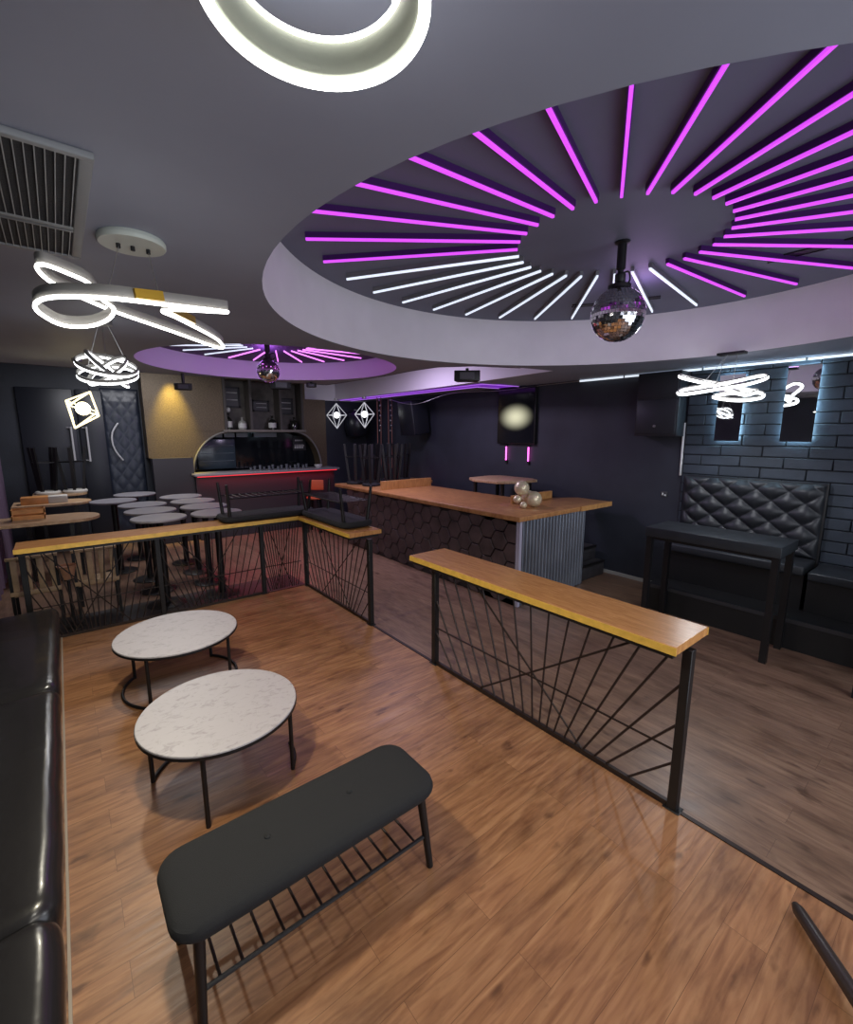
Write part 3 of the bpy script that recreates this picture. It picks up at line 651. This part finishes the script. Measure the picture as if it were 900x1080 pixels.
for a,b in zip(vs,vs[1:]): bm.faces.new((a[0],b[0],b[1],a[1]))
bm.faces.new((vs[0][0],vs[0][1],vb[0][1],vb[0][0])); bm.faces.new((vs[-1][0],vb[1][0],vb[1][1],vs[-1][1]))
obj('corrugated_panel', bm, M_corr, t, smooth=True)
bm = NB(); box(bm, BX-.012, BX+.03, BY-.04, BY+.015, 0, 1.06); obj('corner_trim', bm, mat('lilac_trim', (.38,.36,.45), .4), t)
# gold balls on the bar
for (u,x,y,z,r,lab) in ((0,4.87,3.80,1.12,.105,'large gold ball at the lower right of the cluster on the bar'),(1,4.76,3.92,1.27,.10,'gold ball topmost of the cluster on the bar'),(2,4.97,3.98,1.14,.09,'gold ball behind the large one in the cluster on the bar'),(3,4.66,3.80,1.12,.045,'smallest gold ball at the front left of the cluster on the bar'),(4,4.68,3.92,1.17,.055,'small gold ball at the left of the cluster on the bar')):
    bm = NB(); lathe(bm, [(r*math.sin(PI*k/16), -r*math.cos(PI*k/16)) for k in range(17)], 24)
    o = obj('gold_ball', bm, M_ball_gold, smooth=True); o.location = (x,y,z+r); tag(o, lab, 'ball', 'gold balls on the bar')
# bar stools
def make_stool(seatmat, loc, label, group, h=.76, back=False):
    t = thing('bar_stool', label, 'stool', loc, 0, group)
    bm = NB(); lathe(bm, [(0,h-.05),(.16,h-.05),(.175,h-.03),(.17,h-.005),(.14,h),(0,h)], 24); obj('seat', bm, seatmat, t, smooth='auto')
    for a in (45,135,225,315):
        an = math.radians(a); bm = NB(); bar(bm, (.12*math.cos(an),.12*math.sin(an),h-.05), (.20*math.cos(an),.20*math.sin(an),0), .042); obj('leg', bm, M_metal, t)
    bm = NB(); c = [(.185*math.cos(math.radians(a)),.185*math.sin(math.radians(a)),.24) for a in (45,135,225,315)]
    for i in range(4): bar(bm, c[i], c[(i+1)%4], .016)
    obj('footrest', bm, M_metal, t)
    if back:
        bm = NB(); box(bm, -.16, .16, .13, .16, h+.12, h+.34); obj('backrest', bm, seatmat, t, bevel=.02)
        for x in (-.12,.12):
            bm = NB(); bar(bm, (x,.14,h-.03), (x,.15,h+.14), .02); obj('back_post', bm, M_metal, t)
    return t
G1 = 'stools upside down on the bar'
st = make_stool(M_fabric, (4.42,7.72,1.12+.76), 'black bar stool upside down at the far left corner of the bar top', G1); st.rotation_euler = (PI,0,.3)
for x,y,rz,lab in ((4.80,7.76,.9,'black bar stool upside down, second from the left along the far edge of the bar'),(5.18,7.74,.2,'black bar stool upside down, third from the left along the far edge of the bar'),(5.56,7.78,.6,'black bar stool upside down at the right end of the far edge of the bar'),(4.48,7.25,.1,'black bar stool upside down in front of the others, left, on the bar top'),(4.92,7.2,.5,'black bar stool upside down in front of the others, right, behind the bar upstand')):
    dup(st, (x,y,1.12+.76), (PI,0,rz), lab, G1)
# step box right of the bar
t = thing('step_box', 'dark two-tier step box at the wall beside the corrugated bar end', 'steps', (5.62,3.50,-.004))
bm = NB(); box(bm, 0,.6,0,.75,0,.22); box(bm, .12,.6,.15,.75,.22,.42); obj('step_body', bm, mat('dark_step', (.035,.032,.036), .6, noise=.3), t, bevel=.01)
bm = NB(); box(bm, -.008,.6,-.008,.02,.19,.225); box(bm, .11,.6,.142,.165,.39,.425); obj('step_nosing', bm, M_metal, t)
# high table below the TV
t = thing('poseur_table', 'wood-topped high table behind the bar below the wall screen', 'table', (5.66,5.1,0))
bm = NB(); prism(bm, [(-.42,-.30),(-.1,-.5),(.30,-.5),(.42,-.3),(.42,.4),(.2,.5),(-.3,.45),(-.45,.2)], 1.31, 1.35); obj('tabletop', bm, M_cork, t, bevel=.004)
for x,y in ((-.3,-.3),(.3,-.35),(.3,.35),(-.3,.3)):
    bm = NB(); bar(bm, (x,y,0),(x,y,1.31), .045); obj('leg', bm, M_metal, t)
# hanging speakers, ropes near back right
t = thing('hanging_loudspeaker', 'large black loudspeaker hung on the dark right wall near the bar stools', 'speaker', (XR,7.9,2.1))
bm = NB(); box(bm, -.5,-.08,-.25,.25,0,.7, Matrix.Rotation(math.radians(-8),4,'Y')); sb = obj('speaker_box', bm, mat('speaker_black', (.012,.014,.02), .35), t, bevel=.02)
bm = NB(); box(bm, -.12,0,-.06,.06,.3,.45); obj('wall_bracket', bm, M_metal, t)
bm = NB(); lathe(bm, [(0,0),(.15,0),(.17,.015),(.17,.02),(0,.02)], 24); bmesh.ops.rotate(bm, verts=bm.verts, matrix=Matrix.Rotation(-PI/2-.14,3,'Y')); bmesh.ops.translate(bm, verts=bm.verts, vec=(-.5,0,.22)); obj('speaker_cone', bm, M_gloss, sb, smooth='auto')
t = thing('round_loudspeaker', 'dark rounded loudspeaker between the two diamond pendants on the back wall', 'speaker', (5.85,YB,1.95))
bm = NB(); lathe(bm, [(.02,0),(.24,.06),(.30,.3),(.26,.58),(.05,.68)], 24, (0,-.31,0)); obj('speaker_shell', bm, mat('speaker_black', (.012,.014,.02), .35), t, smooth=True)
bm = NB(); lathe(bm, [(0,.60),(.06,.60),(.06,.70),(0,.70)], 12, (0,-.28,0)); obj('top_cap', bm, M_silver, t)
bm = NB(); box(bm, -.05,.05,-.1,0,.25,.4); obj('wall_bracket', bm, M_metal, t)
for i,(x,y,lab) in enumerate(((5.68,8.80,'left one of the beaded rope pair hanging beyond the bar stools'),(5.84,8.60,'right one of the beaded rope pair hanging beyond the bar stools'))):
    t = thing('hanging_rope_light', lab, 'rope', (x,y,1.3), 0, 'beaded ropes hanging from the soffit')
    bm = NB(); tube(bm, [(-.05,0,1.58),(-.05,0,.0)], .009, 6); tube(bm, [(.05,0,1.58),(.03,0,.0)], .009, 6); obj('rope', bm, M_rope, t)
    for k in range(7):
        bm = NB(); lathe(bm, [(.022*math.sin(PI*j/6), -.022*math.cos(PI*j/6)) for j in range(7)], 8, (.02*(k%2),-.01,1.5-.11*k)); obj('bead', bm, M_silver, t, smooth=True)
# ================================================================ RIGHT SEATING
t = thing('tufted_banquette', 'black button-tufted high-back seat against the brick wall', 'sofa', (XR-.057,0,-.002))
def tufted(y0, y1, z0, z1, x, depth, nu, nv, pu, pv):
    bm = NB(); G = []
    for j in range(nv+1):
        row = []
        for i in range(nu+1):
            u = i/nu; v = j/nv; yy = y0+(y1-y0)*u; zz = z0+(z1-z0)*v
            a = (yy-y0)/pu; b = (zz-z0)/pv
            h = (abs(math.sin(PI*(a+b)))*abs(math.sin(PI*(a-b))))**.6
            e = min(u, 1-u, v, 1-v); e = min(1, e*12)**.5
            row.append(bm.verts.new((x-(.04+depth*h)*e, yy, zz)))
        G.append(row)
    for j in range(nv):
        for i in range(nu): bm.faces.new((G[j][i],G[j][i+1],G[j+1][i+1],G[j+1][i]))
    return bm
obj('tufted_back', tufted(1.08, 2.47, .76, 1.56, -.04, .055, 140, 90, .30, .235), M_tuft, t, smooth=True)
bm = NB(); box(bm, -.04, 0, 1.06, 2.48, .3, 1.57); obj('back_board', bm, M_black, t, bevel=.006)
bm = NB(); box(bm, -.50, -.05, 1.08, 2.47, .66, .76); obj('seat', bm, M_tuft, t, bevel=.02)
bm = NB(); box(bm, -.46, -.04, 1.08, 2.47, .3, .66); obj('seat_base', bm, M_black, t)
bm = NB(); box(bm, -.85, 0, -1.4, 2.47, -.004, .30); obj('plinth', bm, M_black, t)
bm = NB(); box(bm, -.86, -.84, -1.4, 2.47, .27, .31); obj('plinth_edge', bm, mat('plinth_edge', (.03,.03,.034), .4), t)
t = thing('low_side_seat', 'low dark backless seat to the right of the tufted seat', 'seat', (XR-.06,0,.30))
bm = NB(); box(bm, -.50, 0, -1.3, 1.04, 0, .34); obj('seat_base', bm, M_black, t)
bm = NB(); box(bm, -.53, 0, -1.3, 1.04, .34, .42); obj('seat_pad', bm, M_table, t, bevel=.01)
def high_table(x0,x1,y0,y1,zz,label):
    t = thing('high_table', label, 'table', ((x0+x1)/2,(y0+y1)/2,-.004), 0, 'black high tables by the brick wall'); a,b=(x1-x0)/2,(y1-y0)/2
    bm = NB(); box(bm, -a,a,-b,b,zz-.1,zz); obj('tabletop', bm, M_table, t, bevel=.004)
    bm = NB(); box(bm, -a+.03,a-.03,-b+.03,b-.03,zz-.13,zz-.1); obj('apron', bm, M_metal, t)
    for sx in (-1,1):
        for sy in (-1,1):
            bm = NB(); bar(bm, (sx*(a-.04),sy*(b-.04),0),(sx*(a-.04),sy*(b-.04),zz-.1), .055); obj('leg', bm, M_metal, t)
high_table(4.85,5.38,1.08,2.28,1.105,'black high table in front of the tufted seat')
high_table(4.75,5.28,-.70,.50,1.105,'black high table at the right edge of the photo showing only its leg')
t = thing('wall_socket', 'small white socket on the dark right wall left of the tufted seat', 'socket', (XR,2.75,1.28))
bm = NB(); box(bm, -.012,0,-.04,.04,-.035,.035); obj('socket_plate', bm, mat('dark_plate', (.05,.05,.055), .4), t, bevel=.003)
bm = NB(); box(bm, -.018,-.01,-.025,-.005,-.02,.0); box(bm, -.018,-.01,.01,.025,-.01,.02); obj('switch_rocker', bm, mat('white_plastic', (.6,.62,.62), .5), t)
# ================================================================ BACK BAR (gold wall)
GY = 10.0
t = thing('gold_bar_wall', 'gold papered bar wall with an arched opening and bottle niches', 'bar wall', (0,0,0))
zt = 3.42
bm = NB()
def gold_poly():
    # outline with arch opening as separate boxes and arc segments
    box(bm, 1.30, 2.05, GY, GY+.38, 1.62, zt)
    box(bm, 4.80, 4.96, GY, GY+.38, 1.30, 2.12)
    box(bm, 4.40, 4.47, GY, GY+.38, 2.12, zt); box(bm, 4.47, 4.96, GY, GY+.38, 2.12, 2.84)
    box(bm, 2.05, 2.72, GY, GY+.38, 2.12, zt)
    box(bm, 2.72, 4.40, GY, GY+.38, 3.17, zt)
    for (cx, s, R) in ((2.85,-1,.80),(4.15,1,.65)):
        pts = [(cx+s*R, 2.12)]
        for a in range(0, 91, 9): pts.append((cx+s*R*math.cos(math.radians(a)), 1.30+.82*math.sin(math.radians(a))))
        q = [(cx+s*R,2.125),(cx+s*R,1.30)]
        v0 = [bm.verts.new((x,GY,z)) for x,z in [(cx+s*R,2.125)]+[(cx+s*R*math.cos(math.radians(a)), 1.30+.82*math.sin(math.radians(a))) for a in range(0,91,9)]+[(cx,2.125)]]
        v1 = [bm.verts.new((v.co.x,GY+.38,v.co.z)) for v in v0]; n = len(v0)
        bm.faces.new(v0); bm.faces.new(v1[::-1])
        for k in range(n): bm.faces.new((v0[k],v0[(k+1)%n],v1[(k+1)%n],v1[k]))
gold_poly(); obj('gold_panel', bm, M_gold, t)
M_niche = mat('niche_board', (.075,.066,.055), .55, noise=.3, nscale=9)
bm = NB(); box(bm, 2.72, 4.40, GY+.30, GY+.36, 2.16, 3.17); obj('niche_back', bm, M_niche, t)
for x in (2.70, 3.22, 3.86, 4.36): bm = NB(); box(bm, x, x+.05, GY-.03, GY+.30, 2.15, 3.18); obj('niche_divider', bm, mat('niche_frame', (.05,.043,.038), .5), t)
bm = NB(); box(bm, 2.66, 4.44, GY-.06, GY+.3, 2.11, 2.155); obj('niche_shelf', bm, mat('niche_shelf', (.16,.14,.12), .5), t)
bm = NB(); pts = [(2.05,1.3)]
arc = [(2.85-.80*math.cos(math.radians(a)), GY-.012, 1.30+.82*math.sin(math.radians(a))) for a in range(0,91,6)] + [(4.15+.65*math.sin(math.radians(a)), GY-.012, 1.30+.82*math.cos(math.radians(a))) for a in range(0,91,6)]
tube(bm, arc, .022, 6); obj('arch_trim', bm, mat('arch_trim', (.14,.13,.12), .5), t, smooth=True)
bm = NB(); box(bm, 2.05, 4.80, GY+.33, GY+.38, 1.3, 2.12); obj('arch_back', bm, M_gloss, t)
bm = NB(); box(bm, 2.2, 2.95, GY+.26, GY+.33, 1.34, 1.96); fr = obj('fridge', bm, mat('fridge_front', (.03,.045,.06), .2), t, bevel=.01)
bm = NB(); [box(bm, 2.24,2.91,GY+.25,GY+.262,z,z+.012) for z in (1.5,1.66,1.82)]; obj('fridge_shelf', bm, mat('fridge_line', (.08,.1,.12), .4), fr)
for x0,x1 in ((2.42,2.70),(2.74,2.95),(2.99,3.22),(3.36,3.86)):
    bm = NB(); box(bm, x0,x1,GY+.24,GY+.27,2.0,2.09); obj('menu_board', bm, mat('grey_menu', (.20,.22,.25), .5), t)
t2 = thing('service_counter', 'black bar front with red light under its pale ledge below the arch', 'bar counter', (0,0,0))
bm = NB(); box(bm, 1.95, 4.98, 9.42, 10.0, 1.27, 1.31); obj('ledge', bm, mat('ledge_grey', (.25,.23,.24), .35), t2, bevel=.004)
bm = NB(); box(bm, 2.0, 4.93, 9.62, 9.99, 0, 1.27); obj('front_panel', bm, mat('bar_front_panel', (.03,.025,.03), .4), t2)
bm = NB(); box(bm, 1.32, 2.0, 9.72, 9.99, 0, 1.62); obj('side_panel', bm, mat('bar_front_panel', (.03,.025,.03), .4), t2)
bm = NB(); box(bm, 2.0, 4.93, 9.46, 9.50, 1.252, 1.268); obj('red_light_strip', bm, M_red, t2)
area('bar_red_glow', (3.45, 9.52, 1.235), (math.radians(-14),0,0), 2.9, .05, 7, (1,.05,.10))
spot('gold_wall_washer', (1.76, 9.72, 3.36), (1.76, 9.99, 2.3), 400, (1,.78,.16), 48, 1)
# bottles in niches
def bottle(x, z, h, r, label, lab=True, m=M_bott, y=GY+.08, grp='bottles in the gold wall niches'):
    t = thing('bottle', label, 'bottle', (x,y,z), 0, grp)
    bm = NB(); lathe(bm, [(0,0),(r,0),(r,h*.58),(r*.8,h*.66),(r*.32,h*.76),(r*.32,h*.97),(r*.38,h),(0,h)], 16); obj('glass_body', bm, m, t, smooth='auto')
    if lab: bm = NB(); lathe(bm, [(r*.9,h*.14),(r*1.03,h*.14),(r*1.03,h*.5),(r*.9,h*.5)], 16); obj('bottle_label', bm, M_label, t, smooth='auto')
bottle(2.80, 2.156, .34, .075, 'tall dark bottle with pale label in the left niche')
bottle(3.08, 2.156, .26, .08, 'squat pale bottle at the right of the left niche', True, mat('pale_bottle', (.22,.22,.2), .2))
bottle(3.72, 2.156, .30, .08, 'pale-labelled bottle in the middle niche')
bottle(4.22, 2.156, .28, .08, 'dark bottle with no clear label in the right niche', False)
for x, z, wd, hh, lab in ((2.95,2.62,.34,.42,'dark framed ornament on the back of the left niche'),(3.56,2.55,.36,.24,'small dark framed ornament with pale lines in the middle niche'),(4.12,2.5,.34,.36,'dark framed ornament on the back of the right niche')):
    t = thing('framed_ornament', lab, 'ornament', (x,GY+.29,z), 0, 'dark ornaments in the niches')
    bm = NB(); box(bm, -wd/2, wd/2, -.03, .01, 0, .03); box(bm, -wd/2, wd/2, -.03, .01, hh-.03, hh); box(bm, -wd/2,-wd/2+.03,-.03,.01,0,hh); box(bm, wd/2-.03,wd/2,-.03,.01,0,hh); obj('frame', bm, M_black, t)
    bm = NB(); box(bm, -wd/2+.03, wd/2-.03, -.01, .01, .03, hh-.03); obj('panel', bm, mat('ornament_dark', (.03,.03,.028), .4), t)
    bm = NB(); box(bm, -.1,.12,-.02,-.01,hh*.35,hh*.39); box(bm, -.1,.12,-.02,-.01,hh*.7,hh*.74); obj('pale_line', bm, M_label, t)
bm = NB(); lathe(bm, [(.06*math.sin(PI*k/10), -.06*math.cos(PI*k/10)) for k in range(11)], 14); o = obj('round_ornament', bm, M_label, smooth=True); o.location = (2.80,GY+.08,2.156+.34+.06); tag(o, 'small pale round ornament above the tall bottle in the left niche', 'ornament')
# glasses on the ledge
gx0 = 3.05
for k in range(14):
    bm = NB(); h = .075+.02*(k%3); lathe(bm, [(0,0),(.024,0),(.028,h),(.025,h),(.02,.01),(0,.01)], 10)
    o = obj('drinking_glass', bm, M_glass, smooth='auto'); o.location = (gx0+.095*k, 9.62+.05*(k%2), 1.311); tag(o, 'small drinking glass in the row along the bar ledge', 'glass', 'glasses along the bar ledge')
t = thing('bowl', 'small pale bowl on the right end of the bar ledge', 'bowl', (4.55,9.62,1.311))
bm = NB(); lathe(bm, [(0,0),(.05,0),(.09,.06),(.09,.075),(0,.07)], 16); obj('bowl_body', bm, M_label, t, smooth='auto')
t = thing('bar_sign', 'small sign with pale scribbled lettering inside the right of the arch', 'sign', (4.42,GY+.325,1.68))
bm = NB(); box(bm, -.16,.16,-.01,0,0,.34); obj('sign_board', bm, M_black, t)
bm = NB()
for k in range(5): box(bm, -.12+.045*k,-.09+.045*k,-.014,-.01,.05,.14); box(bm, -.12+.045*k,-.085+.05*k,-.014,-.01,.1+.012*(k%2),.13)
for k in range(4): box(bm, -.1+.05*k,-.07+.05*k,-.014,-.01,.22,.25)
obj('sign_lettering', bm, M_label, t)
# orange stool at the bar
make_stool(M_orange, (4.15,9.0,-.004), 'orange bar stool with backrest standing at the red-lit bar', 'orange stool', .76, True).rotation_euler = (0,0,-.7)
# back wall: doors, tufted panel
def door(name, x0, x1, m):
    bm = NB(); box(bm, x0, x1, YB-.05, YB, 0, 2.85); return struct(name, bm, m, bevel=.01)
M_door = mat('door_black', (.014,.016,.024), .4)
d1 = door('door_1', -.48, .28, M_door); d2 = door('door_2', .32, .70, M_door)
def pull(x, par):
    bm = NB(); tube(bm, [(x,YB-.11,1.58),(x,YB-.11,2.2)], .016, 8); [tube(bm, [(x-.06,YB-.05,z),(x,YB-.11,z)], .012, 8) for z in (1.6,2.18)]; obj('door_handle', bm, mat('pale_handle', (.5,.5,.52), .3), par, smooth='auto')
pull(.20, d1); pull(.42, d2)
t = thing('padded_door_panel', 'dark button-padded door panel with a curved pull left of the gold wall', 'door', (0,YB,0))
bm = tufted(0, .60, .1, 2.9, 0, .010, 40, 150, .2, .3); bmesh.ops.rotate(bm, verts=bm.verts, matrix=Matrix.Rotation(PI/2,3,'Z')); bmesh.ops.translate(bm, verts=bm.verts, vec=(1.28,0,0))
obj('padding', bm, mat('blue_black_vinyl', (.022,.028,.045), .35), t, smooth=True)
bm = NB(); tube(bm, catmull([(.90,-.10,2.27),(.80,-.13,2.1),(.78,-.14,1.92),(.82,-.13,1.75),(.92,-.10,1.58)]), .016, 8); obj('curved_handle', bm, mat('pale_handle', (.5,.5,.52), .3), t, smooth=True)
# ================================================================ TABLES BEHIND THE RAIL
def make_round(loc, label):
    t = thing('poseur_table', label, 'table', loc, 0, 'round high tables behind the rail')
    bm = NB(); lathe(bm, [(0,1.072),(.285,1.072),(.30,1.08),(.30,1.094),(.295,1.10),(0,1.10)], 48); obj('tabletop', bm, M_greytop, t, smooth='auto')
    bm = NB(); lathe(bm, [(.04,.02),(.04,1.05),(.12,1.06),(.12,1.072),(.0,1.072)], 20); obj('column', bm, M_metal, t, smooth='auto')
    bm = NB(); lathe(bm, [(0,0),(.21,0),(.22,.01),(.2,.02),(.05,.03),(0,.03)], 32); obj('foot_plate', bm, M_metal, t, smooth='auto')
    return t
spots = [(.85,6.22,'near row left round grey-topped high table, just behind the rail'),(.85,6.86,'second from the rail in the left row of round high tables'),(.84,7.50,'third from the rail in the left row of round high tables'),(.90,8.88,'farthest pale-lit round high table, in front of the padded door'),(.55,8.20,'dark round high table left of the rows, nearest the wooden tables'),
         (1.49,6.18,'nearest the rail in the right row of round high tables'),(1.49,6.82,'second from the rail in the right row of round high tables'),(1.48,7.46,'third from the rail in the right row of round high tables'),(1.44,8.1,'farthest in the right row of round high tables')]
rt = make_round((spots[0][0],spots[0][1],-.004), spots[0][2])
for x,y,lab in spots[1:]: dup(rt, (x,y,-.004), (0,0,0), lab)
def wood_table(y, x0, x1, wd, label):
    t = thing('wooden_table', label, 'table', ((x0+x1)/2,y,-.004), 0, 'wooden high tables at the left'); a = (x1-x0)/2
    poly = [(-a,-wd)] + [(a-wd*.9+wd*.9*math.sin(math.radians(q)), -wd*math.cos(math.radians(q))) for q in range(0,181,12)] + [(-a,wd)]
    bm = NB(); prism(bm, poly, 1.065, 1.10); obj('tabletop', bm, M_cork, t, bevel=.003, bseg=1)
    for sx in (-.7,.55):
        for sy in (-.6,.6): bm = NB(); bar(bm, (sx*a,sy*wd,0),(sx*a,sy*wd,1.065), .04); obj('leg', bm, M_metal, t)
wood_table(6.95, -.98, .31, .30, 'wooden high table nearest the rail at the far left')
wood_table(8.55, -.60, .30, .28, 'wooden high table in the middle of the three at the far left')
wood_table(9.75, -.42, .30, .25, 'wooden high table farthest back, holding upturned stools')
G2 = 'stools upside down on the wooden table'
s2 = make_stool(M_cream, (-.22,9.75,1.096+.76), 'pale-seated black stool upside down, left on the farthest wooden table', G2); s2.rotation_euler = (PI,0,.2)
dup(s2, (.14,9.75,1.096+.76), (PI,0,.7), 'pale-seated black stool upside down, right on the farthest wooden table', G2)
t = thing('wooden_crate', 'small orange wooden crate on the nearest wooden table', 'crate', (-.36,6.98,1.097))
bm = NB()
for z in (0,.07): 
    box(bm, -.15,.15,-.1,-.09,z+.01,z+.06); box(bm, -.15,.15,.09,.1,z+.01,z+.06); box(bm, -.15,-.14,-.1,.1,z+.01,z+.06); box(bm, .14,.15,-.1,.1,z+.01,z+.06)
obj('crate_slats', bm, mat('orange_wood', (.55,.24,.07), .5, noise=.2), t)
bm = NB(); box(bm, -.15,.15,-.1,.1,0,.012); obj('crate_floor', bm, M_slat, t)
t = thing('white_box', 'flat orange and white box on the middle wooden table', 'box', (-.22,8.5,1.097))
bm = NB(); box(bm, -.28,.02,-.1,.1,0,.1); obj('box_body', bm, mat('orange_wood', (.55,.24,.07), .5), t, bevel=.004); bm = NB(); box(bm, .021,.24,-.1,.1,0,.1); obj('box_end', bm, M_cream, t, bevel=.004)
# slatted chairs close behind the rail
def slat_chair(x, y, label):
    t = thing('slatted_chair', label, 'chair', (x,y,-.004), 0, 'slatted wooden chairs behind the rail')
    bm = NB()
    for k in range(4): box(bm, -.17+.105*k, -.115+.105*k, -.01, .01, .47, .80)
    obj('back_slats', bm, M_slat, t, bevel=.004)
    for z0,z1 in ((.42,.47),(.80,.83)): bm = NB(); box(bm, -.2,.22,-.015,.015,z0,z1); obj('back_rail', bm, M_slat, t, bevel=.004)
    bm = NB(); box(bm, -.2,.22,.02,.40,.40,.43); obj('seat', bm, M_slat, t, bevel=.006)
    for sx in (-.18,.2):
        for yy in (0,.37): bm = NB(); bar(bm, (sx,yy,0),(sx,yy,.42 if yy else .8), .028); obj('leg', bm, M_metal, t)
slat_chair(-.36, 6.2, 'slatted wooden chair at the far left behind the long rail')
slat_chair(.17, 6.2, 'slatted wooden chair right of the first one behind the long rail')
t = thing('terracotta_pot', 'small terracotta pot on a black stand between the two slatted chairs', 'pot', (-.075,6.08,0))
bm = NB(); lathe(bm, [(0,.55),(.05,.55),(.085,.70),(.09,.70),(.08,.68),(0,.66)], 20); obj('pot', bm, M_terra, t, smooth='auto')
bm = NB(); lathe(bm, [(0,-.004),(.08,-.004),(.08,.01),(.015,.02),(.015,.53),(.06,.54),(.06,.55),(0,.55)], 16); obj('stand', bm, M_metal, t, smooth='auto')
# curtain at left wall
bm = NB(); n = 120; A = []
for i in range(n+1):
    y = 7.4+2.9*i/n; A.append([bm.verts.new((-.82+.05*math.sin(y*22)+d, y, z)) for d,z in ((0,.05),(0,2.86),(.012,2.86),(.012,.05))])
for a,b in zip(A,A[1:]):
    for k in range(4): bm.faces.new((a[k],a[(k+1)%4],b[(k+1)%4],b[k]))
bm.faces.new(A[0]); bm.faces.new(A[-1][::-1])
tag(obj('curtain', bm, M_curtain, smooth='auto'), 'mauve curtain hanging at the far left edge', 'curtain')
# purple light carried by the far recess bars
point('small_recess_glow', (C2[0], C2[1]+.3, 2.98), 7, (.55,.15,1), .15)
for a in range(3):
    pass
point('large_recess_glow', (C1[0]+.9, C1[1]+.3, 3.2), 4, (.75,.45,1), .2)
